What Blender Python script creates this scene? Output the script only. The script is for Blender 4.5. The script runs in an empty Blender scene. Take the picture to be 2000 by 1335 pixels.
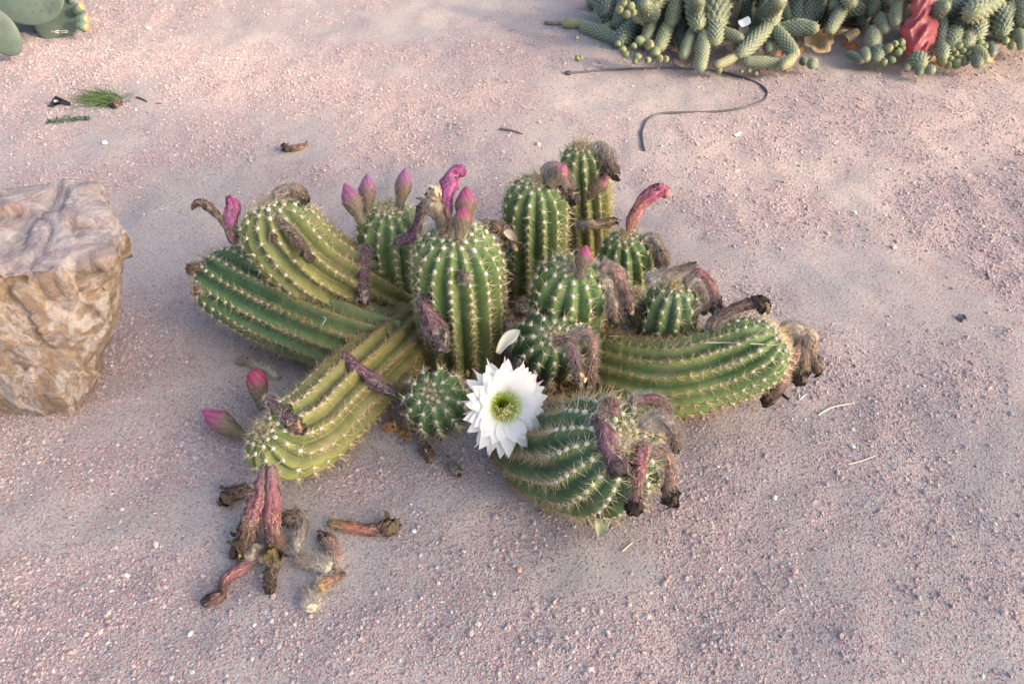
import bpy, bmesh, math, random
import numpy as np
from mathutils import Vector, Matrix, Quaternion
from mathutils.bvhtree import BVHTree

rng = np.random.default_rng(7)
random.seed(7)
scene = bpy.context.scene
col = scene.collection

# ------------------------------------------------------------------ camera, sky, sun, exposure
PITCH = math.radians(43.0)
CAM = np.array([0.0, 0.0, 1.3])
FPX = 1570.0                       # focal length in photograph pixels (2000 wide)
cam_d = bpy.data.cameras.new("camera")
cam_d.sensor_width = 36.0
cam_d.lens = 36.0 * FPX / 2000.0
cam_d.clip_start = 0.02
cam_d.clip_end = 500.0
cam = bpy.data.objects.new("camera", cam_d)
cam.location = CAM
cam.rotation_euler = (math.pi / 2 - PITCH, 0, 0)
col.objects.link(cam)
scene.camera = cam

SUN_EL, SUN_AZ = math.radians(27.0), math.radians(112.0)   # azimuth clockwise from +Y (away from the camera)
world = bpy.data.worlds.new("World")
scene.world = world
world.use_nodes = True
wn = world.node_tree
wn.nodes.clear()
sky = wn.nodes.new("ShaderNodeTexSky")
sky.sky_type = 'NISHITA'
sky.sun_disc = False
sky.sun_elevation = SUN_EL
sky.sun_rotation = SUN_AZ
sky.dust_density = 5.0
sky.air_density = 0.8
sky.ozone_density = 0.6
bg = wn.nodes.new("ShaderNodeBackground")
bg.inputs[1].default_value = 0.15
wo = wn.nodes.new("ShaderNodeOutputWorld")
wn.links.new(sky.outputs[0], bg.inputs[0])
wn.links.new(bg.outputs[0], wo.inputs[0])

sun_d = bpy.data.lights.new("sun", 'SUN')
sun_d.energy = 2.0
sun_d.angle = math.radians(5.0)
sun_d.color = (1.0, 0.78, 0.55)
sun = bpy.data.objects.new("sun", sun_d)
sd = Vector((math.sin(SUN_AZ) * math.cos(SUN_EL), math.cos(SUN_AZ) * math.cos(SUN_EL), math.sin(SUN_EL)))
sun.rotation_euler = sd.to_track_quat('Z', 'Y').to_euler()
sun.location = sd * 10
col.objects.link(sun)

scene.view_settings.view_transform = 'Standard'
scene.view_settings.look = 'None'
scene.view_settings.gamma = 1.0
scene.view_settings.use_curve_mapping = False
scene.view_settings.exposure = 1.76

# ------------------------------------------------------------------ geometry helpers
FWD = np.array([0, math.cos(PITCH), -math.sin(PITCH)])
UPV = np.array([0, math.sin(PITCH), math.cos(PITCH)])
RGT = np.array([1.0, 0, 0])

def ray(px, py):
    return FWD + RGT * ((px - 1000.0) / FPX) - UPV * ((py - 667.5) / FPX)

def P(px, py, h=0.0):
    """point at height h seen at photograph pixel px, py"""
    r = ray(px, py)
    return CAM + r * ((h - CAM[2]) / r[2])

def D(px, py, d):
    return CAM + ray(px, py) * d

def depth(p):
    return float(np.dot(np.asarray(p) - CAM, FWD))

def Y(px, py, y):
    """point on the pixel's line at world distance y"""
    r = ray(px, py)
    return CAM + r * (y / r[1])

def hash3(i, j, k, seed):
    n = (i * 374761393 + j * 668265263 + k * 1274126177 + seed * 974634777) & 0xffffffff
    n = ((n ^ (n >> 13)) * 1274126177) & 0xffffffff
    n = ((n ^ (n >> 16)) * 2246822519) & 0xffffffff
    return ((n ^ (n >> 15)) & 0xffffff) / float(0xffffff)

def vn(p, f=1.0, seed=0):
    """value noise in -1..1, p is N x 3"""
    q = np.asarray(p, float) * f + 1000.0
    i = np.floor(q).astype(np.int64)
    t = q - i
    t = t * t * (3 - 2 * t)
    out = 0
    for dx in (0, 1):
        for dy in (0, 1):
            for dz in (0, 1):
                w = (t[:, 0] if dx else 1 - t[:, 0]) * (t[:, 1] if dy else 1 - t[:, 1]) * (t[:, 2] if dz else 1 - t[:, 2])
                out = out + w * hash3(i[:, 0] + dx, i[:, 1] + dy, i[:, 2] + dz, seed)
    return out * 2 - 1

def fbm(p, f=1.0, seed=0, o=4, g=0.5):
    a, s, r = 1.0, 0.0, 0.0
    for k in range(o):
        r = r + a * vn(p, f * 2 ** k, seed + k)
        s += a
        a *= g
    return r / s

def xy3(x, y):
    x = np.atleast_1d(np.asarray(x, float)); y = np.atleast_1d(np.asarray(y, float))
    return np.stack([x.ravel(), y.ravel(), np.zeros(x.size)], 1)

_ca = P(930, 690, 0)
def gz(x, y):
    p = xy3(x, y)
    z = 0.014 * fbm(p, 1.6, 11, 3) + 0.008 * fbm(p, 7.0, 21, 3) + 0.0035 * fbm(p, 22, 31, 2)
    # shallow footprints
    fp = vn(p, 4.2, 77)
    z = z - 0.006 * np.clip((fp - 0.35) * 4, 0, 1)
    r = np.hypot(p[:, 0] - _ca[0], p[:, 1] - _ca[1])
    z = z + 0.012 * np.exp(-(r / 0.45) ** 2)
    return z

def gz1(x, y):
    return float(gz(x, y)[0])

def G(px, py, r=0.0):
    h = 0.0
    for _ in range(4):
        q = P(px, py, h)
        h = gz1(q[0], q[1]) + r
    q = P(px, py, h)
    return q

def gravel_density(x, y):
    p = xy3(x, y)
    n = fbm(p, 3.0, 51, 4, 0.6)
    m = fbm(p * np.array([1, 2.2, 1]), 1.1, 61, 3)
    d = np.clip(0.60 + 1.15 * n + 0.6 * m, 0.14, 1)
    for (cx, cy, sx, sy, v) in SAND:
        g = np.exp(-(((p[:, 0] - cx) / sx) ** 2 + ((p[:, 1] - cy) / sy) ** 2) ** 1.5)
        d = d * (1 - g) + v * g
    return d

SAND = []
for (a, b, sx, sy, v) in ((1170, 1130, .13, .085, .05), (520, 1010, .17, .12, .06), (420, 1000, .12, .08, .1), (1650, 520, .2, .12, .12),
                          (880, 920, .1, .05, .95), (230, 680, .12, .2, 1.), (720, 1240, .3, .05, .9), (1150, 1250, .35, .07, .85),
                          (300, 430, .2, .18, .2), (1830, 600, .2, .1, .2), (1600, 600, .1, .06, .1), (1250, 180, .35, .2, .25),
                          (150, 900, .15, .05, .9), (1450, 600, .12, .1, .9), (700, 940, .1, .05, .95), (100, 1020, .25, .08, .3)):
    q = P(a, b)
    SAND.append((q[0], q[1], sx, sy, v))

def catmull(pts, n, vals=None):
    """smooth curve through pts, n samples evenly along its length; vals are carried along"""
    pts = np.asarray(pts, float)
    k = len(pts)
    ext = np.vstack([2 * pts[0] - pts[1], pts, 2 * pts[-1] - pts[-2]])
    if vals is None:
        vals = np.ones(k)
    vals = np.asarray(vals, float)
    vx = np.concatenate([[vals[0]], vals, [vals[-1]]])
    out, ov = [], []
    for i in range(k - 1):
        t = np.linspace(0, 1, 24, endpoint=(i == k - 2))[:, None]
        a, b, c, d = ext[i:i + 4]
        out.append(0.5 * (2 * b + (c - a) * t + (2 * a - 5 * b + 4 * c - d) * t ** 2 + (3 * b - 3 * c + d - a) * t ** 3))
        a, b, c, d = vx[i:i + 4]
        t = t[:, 0]
        ov.append(b + (c - b) * t * t * (3 - 2 * t))
    out = np.vstack(out); ov = np.concatenate(ov)
    s = np.concatenate([[0], np.cumsum(np.linalg.norm(np.diff(out, axis=0), axis=1))])
    u = np.linspace(0, s[-1], n) if np.isscalar(n) else np.asarray(n) * s[-1]
    res = np.stack([np.interp(u, s, out[:, i]) for i in range(3)], 1)
    return res, np.interp(u, s, ov), s[-1]

def nrm(v):
    v = np.asarray(v, float)
    return v / np.maximum(np.linalg.norm(v, axis=-1, keepdims=True), 1e-12)

def frames(path):
    t = nrm(np.gradient(path, axis=0))
    a = np.array([0, 0, 1.0]) if abs(t[0][2]) < 0.9 else np.array([1.0, 0, 0])
    n0 = nrm(np.cross(t[0], a))
    N = [n0]
    for i in range(1, len(path)):
        v = N[-1] - t[i] * np.dot(N[-1], t[i])
        N.append(nrm(v))
    N = np.array(N)
    return t, N, np.cross(t, N)

def grid_faces(m, k, closed=True, off=0):
    i = np.arange(m - 1)[:, None]
    j = np.arange(k if closed else k - 1)[None, :]
    jn = (j + 1) % k
    return (np.stack([i * k + j, i * k + jn, (i + 1) * k + jn, (i + 1) * k + j], -1).reshape(-1, 4) + off)

WORLD_ORG = {}

def empty(name, loc):
    o = bpy.data.objects.new(name, None)
    o.location = tuple(float(v) for v in loc)
    o.empty_display_size = 0.05
    col.objects.link(o)
    WORLD_ORG[o.name] = np.asarray(loc, float)
    return o

def tag(o, label=None, cat=None, group=None, kind=None):
    if label: o["label"] = label
    if cat: o["category"] = cat
    if group: o["group"] = group
    if kind: o["kind"] = kind
    return o

def set_parent(o, parent):
    if parent is not None:
        o.parent = parent
        o.matrix_parent_inverse = Matrix.Translation(Vector(-WORLD_ORG[parent.name]))

def make_mesh(name, V, Fs, mat, cols=None, smooth=True):
    if not isinstance(Fs, (list, tuple)):
        Fs = [Fs]
    Fs = [np.asarray(f, np.int32) for f in Fs if len(f)]
    me = bpy.data.meshes.new(name)
    V = np.asarray(V, np.float32)
    me.vertices.add(len(V))
    me.vertices.foreach_set("co", V.ravel())
    loops = np.concatenate([f.ravel() for f in Fs])
    tot = np.concatenate([np.full(len(f), f.shape[1], np.int32) for f in Fs])
    start = np.concatenate([[0], np.cumsum(tot)[:-1]]).astype(np.int32)
    me.loops.add(len(loops))
    me.loops.foreach_set("vertex_index", loops)
    me.polygons.add(len(tot))
    me.polygons.foreach_set("loop_start", start)
    me.polygons.foreach_set("loop_total", tot)
    me.update(calc_edges=True)
    if smooth:
        me.polygons.foreach_set("use_smooth", np.ones(len(tot), bool))
    if cols is not None:
        a = me.attributes.new("Col", 'FLOAT_COLOR', 'POINT')
        c = np.asarray(cols, np.float32)
        if c.shape[1] == 3:
            c = np.concatenate([c, np.ones((len(c), 1), np.float32)], 1)
        a.data.foreach_set("color", np.clip(c, 0, 1).ravel())
    if mat is not None:
        me.materials.append(mat)
    return me

def obj(name, V, Fs, mat, parent=None, cols=None, smooth=True, kind=None, org=None):
    V = np.asarray(V, float)
    c = V.mean(0) if org is None else np.asarray(org, float)
    me = make_mesh(name, V - c, Fs, mat, cols, smooth)
    o = bpy.data.objects.new(name, me)
    o.location = tuple(float(v) for v in c)
    col.objects.link(o)
    WORLD_ORG[o.name] = c
    set_parent(o, parent)
    if kind: o["kind"] = kind
    return o

class Bag:
    """collects pieces of geometry for one mesh"""
    def __init__(s):
        s.V, s.C, s.F, s.n = [], [], {}, 0
    def add(s, V, F, C):
        V = np.asarray(V, float).reshape(-1, 3)
        C = np.asarray(C, float)
        if C.ndim == 1:
            C = np.tile(C[:3], (len(V), 1))
        F = np.asarray(F)
        s.V.append(V); s.C.append(C[:, :3])
        s.F.setdefault(F.shape[1], []).append(F + s.n)
        s.n += len(V)
    def build(s, name, mat, parent=None, smooth=True, kind=None, org=None):
        return obj(name, np.vstack(s.V), [np.vstack(f) for f in s.F.values()], mat, parent, np.vstack(s.C), smooth, kind, org)

def tri_mesh(V, F):
    F = np.asarray(F)
    if F.shape[1] == 4:
        F = np.vstack([F[:, [0, 1, 2]], F[:, [0, 2, 3]]])
    return V, F

# ------------------------------------------------------------------ materials
def new_mat(name):
    m = bpy.data.materials.new(name)
    m.use_nodes = True
    nt = m.node_tree
    nt.nodes.clear()
    out = nt.nodes.new("ShaderNodeOutputMaterial")
    return m, nt, out

def nd(nt, t, **kw):
    n = nt.nodes.new(t)
    for k, v in kw.items():
        setattr(n, k, v)
    return n

def ramp(nt, stops, interp='LINEAR'):
    r = nd(nt, "ShaderNodeValToRGB")
    r.color_ramp.interpolation = interp
    e = r.color_ramp.elements
    while len(e) < len(stops):
        e.new(0.5)
    for i, (p, c) in enumerate(stops):
        e[i].position = p
        e[i].color = (*c, 1) if len(c) == 3 else c
    return r

def mix(nt, a, b, f, mode='MIX'):
    m = nd(nt, "ShaderNodeMix", data_type='RGBA', blend_type=mode)
    for s, v in ((m.inputs[0], f), (m.inputs[6], a), (m.inputs[7], b)):
        if hasattr(v, 'is_linked') or hasattr(v, 'links'):
            nt.links.new(v, s)
        else:
            s.default_value = v if not isinstance(v, (tuple, list)) else ((*v, 1) if len(v) == 3 else v)
    return m.outputs[2]

def vcol_mat(name, rough=0.6, nscale=120, var=0.25, bscale=400, bump=0.2, dist=0.001, transl=0.0, spec=0.35, sheen=0.0, dust=None):
    m, nt, out = new_mat(name)
    at = nd(nt, "ShaderNodeAttribute", attribute_name="Col")
    tc = nd(nt, "ShaderNodeTexCoord")
    n1 = nd(nt, "ShaderNodeTexNoise"); n1.inputs["Scale"].default_value = nscale; n1.inputs["Detail"].default_value = 4
    nt.links.new(tc.outputs["Object"], n1.inputs["Vector"])
    r = ramp(nt, [(0.25, (1 - var,) * 3), (0.75, (1 + var,) * 3)])
    nt.links.new(n1.outputs[0], r.inputs[0])
    c = mix(nt, at.outputs[0], r.outputs[0], 1.0, 'MULTIPLY')
    if dust:
        n3 = nd(nt, "ShaderNodeTexNoise"); n3.inputs["Scale"].default_value = dust[1]; n3.inputs["Detail"].default_value = 5
        nt.links.new(tc.outputs["Object"], n3.inputs["Vector"])
        r3 = ramp(nt, [(dust[2], (0, 0, 0)), (dust[2] + 0.16, (dust[3],) * 3)])
        nt.links.new(n3.outputs[0], r3.inputs[0])
        c = mix(nt, c, dust[0], r3.outputs[0])
    b = nd(nt, "ShaderNodeBsdfPrincipled")
    nt.links.new(c, b.inputs["Base Color"])
    b.inputs["Roughness"].default_value = rough
    b.inputs["Specular IOR Level"].default_value = spec
    if sheen:
        b.inputs["Sheen Weight"].default_value = sheen
    if bump:
        n2 = nd(nt, "ShaderNodeTexNoise"); n2.inputs["Scale"].default_value = bscale; n2.inputs["Detail"].default_value = 3
        nt.links.new(tc.outputs["Object"], n2.inputs["Vector"])
        bp = nd(nt, "ShaderNodeBump"); bp.inputs["Strength"].default_value = bump; bp.inputs["Distance"].default_value = dist
        nt.links.new(n2.outputs[0], bp.inputs["Height"])
        nt.links.new(bp.outputs[0], b.inputs["Normal"])
    sh = b.outputs[0]
    if transl:
        t = nd(nt, "ShaderNodeBsdfTranslucent")
        nt.links.new(c, t.inputs[0])
        ms = nd(nt, "ShaderNodeMixShader"); ms.inputs[0].default_value = transl
        nt.links.new(b.outputs[0], ms.inputs[1]); nt.links.new(t.outputs[0], ms.inputs[2])
        sh = ms.outputs[0]
    nt.links.new(sh, out.inputs[0])
    return m

M_STEM = vcol_mat("cactus_skin", 0.6, 38, 0.26, 70, 0.30, 0.004, spec=0.3, dust=((0.27, 0.21, 0.14), 22, 0.57, 0.55))
M_SPINE = vcol_mat("spine", 0.5, 200, 0.15, bump=0, spec=0.4, transl=0.15)
M_WOOL = vcol_mat("areole_wool", 0.95, 700, 0.25, 1200, 0.6, 0.001, spec=0.1, sheen=0.4)
M_DRY = vcol_mat("withered_flower", 0.75, 160, 0.35, 500, 0.5, 0.0015, spec=0.25, transl=0.08)
M_HAIR = vcol_mat("flower_hair", 0.7, 100, 0.15, bump=0, spec=0.2, transl=0.3)
M_BUD = vcol_mat("bud_skin", 0.5, 140, 0.2, 400, 0.25, 0.001, spec=0.35)
M_PETAL = vcol_mat("white_petal", 0.5, 60, 0.02, 90, 0.1, 0.001, transl=0.45, spec=0.2)
M_STAMEN = vcol_mat("stamen", 0.6, 100, 0.1, bump=0, transl=0.2)
M_LEAF = vcol_mat("dry_leaf", 0.65, 90, 0.2, 200, 0.3, 0.001, transl=0.2)
M_STRAW = vcol_mat("straw", 0.55, 80, 0.12, bump=0)
M_FAR = vcol_mat("cylinder_cactus_skin", 0.6, 60, 0.2, 300, 0.15, 0.002)
M_PAD = vcol_mat("prickly_pear_skin", 0.55, 25, 0.18, 200, 0.15, 0.002, dust=((0.22, 0.2, 0.14), 14, 0.6, 0.5))
M_GREEN = vcol_mat("grass_blade", 0.6, 100, 0.2, bump=0, transl=0.25)
M_PLASTIC = vcol_mat("black_plastic", 0.35, 60, 0.15, 200, 0.2, 0.002, spec=0.5)
M_HOSE = vcol_mat("hose_plastic", 0.45, 80, 0.15, 200, 0.1, 0.001)
M_PAPER = vcol_mat("white_paper", 0.8, 60, 0.05, 200, 0.2, 0.001)
M_LITTER = vcol_mat("plant_litter", 0.8, 200, 0.35, 500, 0.4, 0.002)

def bag_mat():
    m, nt, out = new_mat("red_plastic_film")
    at = nd(nt, "ShaderNodeAttribute", attribute_name="Col")
    b = nd(nt, "ShaderNodeBsdfPrincipled")
    nt.links.new(at.outputs[0], b.inputs["Base Color"])
    b.inputs["Roughness"].default_value = 0.28
    tc = nd(nt, "ShaderNodeTexCoord")
    n2 = nd(nt, "ShaderNodeTexNoise"); n2.inputs["Scale"].default_value = 60; n2.inputs["Distortion"].default_value = 1.5
    nt.links.new(tc.outputs["Object"], n2.inputs["Vector"])
    bp = nd(nt, "ShaderNodeBump"); bp.inputs["Strength"].default_value = 0.6; bp.inputs["Distance"].default_value = 0.006
    nt.links.new(n2.outputs[0], bp.inputs["Height"]); nt.links.new(bp.outputs[0], b.inputs["Normal"])
    t = nd(nt, "ShaderNodeBsdfTranslucent"); nt.links.new(at.outputs[0], t.inputs[0])
    ms = nd(nt, "ShaderNodeMixShader"); ms.inputs[0].default_value = 0.4
    nt.links.new(b.outputs[0], ms.inputs[1]); nt.links.new(t.outputs[0], ms.inputs[2])
    tr = nd(nt, "ShaderNodeBsdfTransparent"); tr.inputs[0].default_value = (0.9, 0.45, 0.45, 1)
    m2 = nd(nt, "ShaderNodeMixShader"); m2.inputs[0].default_value = 0.18
    nt.links.new(ms.outputs[0], m2.inputs[1]); nt.links.new(tr.outputs[0], m2.inputs[2])
    nt.links.new(m2.outputs[0], out.inputs[0])
    return m
M_BAG = bag_mat()

GRAVEL_COLS = [(0.00, (.38, .265, .256)), (0.13, (.44, .32, .306)), (0.27, (.34, .24, .237)), (0.40, (.45, .365, .35)), (0.51, (.39, .345, .34)),
               (0.60, (.45, .28, .23)), (0.67, (.29, .20, .205)), (0.74, (.33, .305, .31)), (0.84, (.50, .41, .36)), (0.92, (.23, .195, .195)),
               (0.965, (.52, .46, .42)), (0.993, (.62, .60, .58))]

def gravel_mat():
    m, nt, out = new_mat("pink_gravel")
    oi = nd(nt, "ShaderNodeObjectInfo")
    r = ramp(nt, GRAVEL_COLS, 'CONSTANT')
    nt.links.new(oi.outputs["Random"], r.inputs[0])
    tc = nd(nt, "ShaderNodeTexCoord")
    n1 = nd(nt, "ShaderNodeTexNoise"); n1.inputs["Scale"].default_value = 2.5; n1.inputs["Detail"].default_value = 4
    nt.links.new(tc.outputs["Object"], n1.inputs["Vector"])
    r2 = ramp(nt, [(0.3, (.72, .72, .72)), (0.7, (1.2, 1.17, 1.15))])
    nt.links.new(n1.outputs[0], r2.inputs[0])
    c = mix(nt, r.outputs[0], r2.outputs[0], 1.0, 'MULTIPLY')
    c = mix(nt, c, (0.36, 0.335, 0.33), 0.25)          # a coat of dust
    b = nd(nt, "ShaderNodeBsdfPrincipled")
    b.inputs["Roughness"].default_value = 0.8
    b.inputs["Specular IOR Level"].default_value = 0.25
    nt.links.new(c, b.inputs["Base Color"])
    nt.links.new(b.outputs[0], out.inputs[0])
    return m

def ground_mat():
    m, nt, out = new_mat("sandy_ground")
    at = nd(nt, "ShaderNodeAttribute", attribute_name="Col")
    sp = nd(nt, "ShaderNodeSeparateColor"); nt.links.new(at.outputs[0], sp.inputs[0])
    tc = nd(nt, "ShaderNodeTexCoord")
    def noise(s, d=4, rough=0.55):
        n = nd(nt, "ShaderNodeTexNoise"); n.inputs["Scale"].default_value = s; n.inputs["Detail"].default_value = d
        n.inputs["Roughness"].default_value = rough
        nt.links.new(tc.outputs["Object"], n.inputs["Vector"]); return n
    big = noise(2.2, 5)
    sand = ramp(nt, [(0.3, (.315, .287, .267)), (0.55, (.355, .322, .296)), (0.75, (.395, .357, .318))])
    nt.links.new(big.outputs[0], sand.inputs[0])
    fine = noise(330, 3)
    fr = ramp(nt, [(0.3, (.72, .70, .70)), (0.7, (1.22, 1.22, 1.22))])
    nt.links.new(fine.outputs[0], fr.inputs[0])
    sandc = mix(nt, sand.outputs[0], fr.outputs[0], 1.0, 'MULTIPLY')
    vo = nd(nt, "ShaderNodeTexVoronoi"); vo.inputs["Scale"].default_value = 300
    nt.links.new(tc.outputs["Object"], vo.inputs["Vector"])
    sc = nd(nt, "ShaderNodeSeparateColor"); nt.links.new(vo.outputs["Color"], sc.inputs[0])
    gr = ramp(nt, GRAVEL_COLS, 'CONSTANT'); nt.links.new(sc.outputs[0], gr.inputs[0])
    dk = ramp(nt, [(0.25, (1, 1, 1)), (0.75, (.5, .45, .45))])
    nt.links.new(vo.outputs["Distance"], dk.inputs[0])
    grc = mix(nt, gr.outputs[0], dk.outputs[0], 0.6, 'MULTIPLY')
    # share of grit grains follows the gravel cover
    th = nd(nt, "ShaderNodeMath", operation='MULTIPLY_ADD'); th.inputs[1].default_value = 0.7; th.inputs[2].default_value = 0.12
    nt.links.new(sp.outputs[0], th.inputs[0])
    lt = nd(nt, "ShaderNodeMath", operation='LESS_THAN')
    nt.links.new(sc.outputs[1], lt.inputs[0]); nt.links.new(th.outputs[0], lt.inputs[1])
    c = mix(nt, sandc, grc, lt.outputs[0])
    b = nd(nt, "ShaderNodeBsdfPrincipled")
    b.inputs["Roughness"].default_value = 0.9
    b.inputs["Specular IOR Level"].default_value = 0.15
    nt.links.new(c, b.inputs["Base Color"])
    # fine relief: grains and crust
    inv = nd(nt, "ShaderNodeMath", operation='SUBTRACT'); inv.inputs[0].default_value = 1.0
    nt.links.new(vo.outputs["Distance"], inv.inputs[1])
    gm = nd(nt, "ShaderNodeMath", operation='MULTIPLY'); nt.links.new(inv.outputs[0], gm.inputs[0]); nt.links.new(lt.outputs[0], gm.inputs[1])
    ad = nd(nt, "ShaderNodeMath", operation='ADD'); nt.links.new(gm.outputs[0], ad.inputs[0]); nt.links.new(noise(140, 5).outputs[0], ad.inputs[1])
    bp = nd(nt, "ShaderNodeBump"); bp.inputs["Strength"].default_value = 0.8; bp.inputs["Distance"].default_value = 0.0022
    nt.links.new(ad.outputs[0], bp.inputs["Height"]); nt.links.new(bp.outputs[0], b.inputs["Normal"])
    nt.links.new(b.outputs[0], out.inputs[0])
    return m

def rock_mat():
    m, nt, out = new_mat("boulder_stone")
    at = nd(nt, "ShaderNodeAttribute", attribute_name="Col")
    tc = nd(nt, "ShaderNodeTexCoord")
    mp = nd(nt, "ShaderNodeMapping"); mp.inputs["Scale"].default_value = (1, 1, 0.8); mp.inputs["Rotation"].default_value = (0.15, 0.1, 0.5)
    nt.links.new(tc.outputs["Object"], mp.inputs[0])
    def noise(s, d=6, dist=0.0):
        n = nd(nt, "ShaderNodeTexNoise"); n.inputs["Scale"].default_value = s; n.inputs["Detail"].default_value = d
        n.inputs["Distortion"].default_value = dist; n.inputs["Roughness"].default_value = 0.65
        nt.links.new(mp.outputs[0], n.inputs["Vector"]); return n
    a = ramp(nt, [(0.30, (0.123, 0.076, 0.059)), (0.39, (0.206, 0.137, 0.085)), (0.45, (0.243, 0.191, 0.144)), (0.50, (0.190, 0.138, 0.118)), (0.56, (0.233, 0.160, 0.094)), (0.63, (0.280, 0.239, 0.204)), (0.72, (0.177, 0.125, 0.107))])
    nt.links.new(noise(11, 9, 1.6).outputs[0], a.inputs[0])
    t = ramp(nt, [(0.28, (0.147, 0.118, 0.129)), (0.42, (0.221, 0.183, 0.195)), (0.50, (0.307, 0.267, 0.250)), (0.57, (0.241, 0.197, 0.206)), (0.66, (0.201, 0.160, 0.171)), (0.75, (0.287, 0.218, 0.148))])  # up-facing tones: mauve is sky light painted in, cream is mineral
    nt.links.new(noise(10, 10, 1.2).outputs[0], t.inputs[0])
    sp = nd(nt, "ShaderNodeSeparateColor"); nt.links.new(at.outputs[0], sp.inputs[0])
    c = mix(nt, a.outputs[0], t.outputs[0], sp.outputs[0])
    v = ramp(nt, [(0.47, (0, 0, 0)), (0.5, (.8, .8, .8)), (0.53, (0, 0, 0))])
    nt.links.new(noise(4.5, 6, 0.6).outputs[0], v.inputs[0])
    c = mix(nt, c, (0.363, 0.327, 0.304), v.outputs[0])
    s = ramp(nt, [(0.60, (0, 0, 0)), (0.68, (.7, .7, .7))])
    nt.links.new(noise(24, 4).outputs[0], s.inputs[0])
    c = mix(nt, c, (.20, .10, .09), s.outputs[0])
    b = nd(nt, "ShaderNodeBsdfPrincipled"); b.inputs["Roughness"].default_value = 0.75; b.inputs["Specular IOR Level"].default_value = 0.3
    nt.links.new(c, b.inputs["Base Color"])
    bp = nd(nt, "ShaderNodeBump"); bp.inputs["Strength"].default_value = 1.0; bp.inputs["Distance"].default_value = 0.012
    nt.links.new(noise(30, 10, 0.8).outputs[0], bp.inputs["Height"]); nt.links.new(bp.outputs[0], b.inputs["Normal"])
    nt.links.new(b.outputs[0], out.inputs[0])
    return m

# ------------------------------------------------------------------ ground and gravel
def axis_steps(lo, hi, step, far):
    mid = np.arange(lo, hi + step / 2, step)
    g = step * 1.35 ** np.arange(1, 60)
    out = np.cumsum(g); out = out[out < far]
    return np.concatenate([(lo - out)[::-1], mid, hi + out])

gx = axis_steps(-2.9, 2.9, 0.02, 120.0)
gy = axis_steps(0.1, 4.6, 0.02, 120.0)
GX, GY = np.meshgrid(gx, gy)
gv = np.stack([GX.ravel(), GY.ravel(), gz(GX, GY)], 1)
dn = gravel_density(GX, GY)
far_fade = np.clip((np.maximum(np.abs(gv[:, 0]) - 2.9, np.maximum(gv[:, 1] - 4.6, 0.1 - gv[:, 1]))) / 2, 0, 1)
dn = dn * (1 - far_fade) + 0.6 * far_fade
ground = obj("ground", gv, grid_faces(len(gy), len(gx), closed=False), ground_mat(), cols=np.stack([dn, dn, dn], 1), kind="structure", org=(0, 0, 0))

def stone_mesh(k):
    bm = bmesh.new()
    bmesh.ops.create_icosphere(bm, subdivisions=1, radius=1.0)
    r = np.random.default_rng(100 + k)
    sc = np.array([1.0, r.uniform(.65, .95), r.uniform(.45, .7)])
    cuts = [(nrm(r.normal(size=3)), r.uniform(.55, .85)) for _ in range(6)]
    for v in bm.verts:
        p = np.array(v.co) * (1 + r.uniform(-.1, .1))
        for n, d in cuts:
            e = np.dot(p, n) - d
            if e > 0: p = p - n * e
        v.co = Vector(p * sc)
    me = bpy.data.meshes.new("gravel_shape")
    bm.to_mesh(me); bm.free()
    me.materials.append(M_GRAVEL)
    return me
M_GRAVEL = gravel_mat()
shape_col = bpy.data.collections.new("gravel_shapes")
for k in range(8):
    shape_col.objects.link(bpy.data.objects.new("gravel_shape", stone_mesh(k)))

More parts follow.
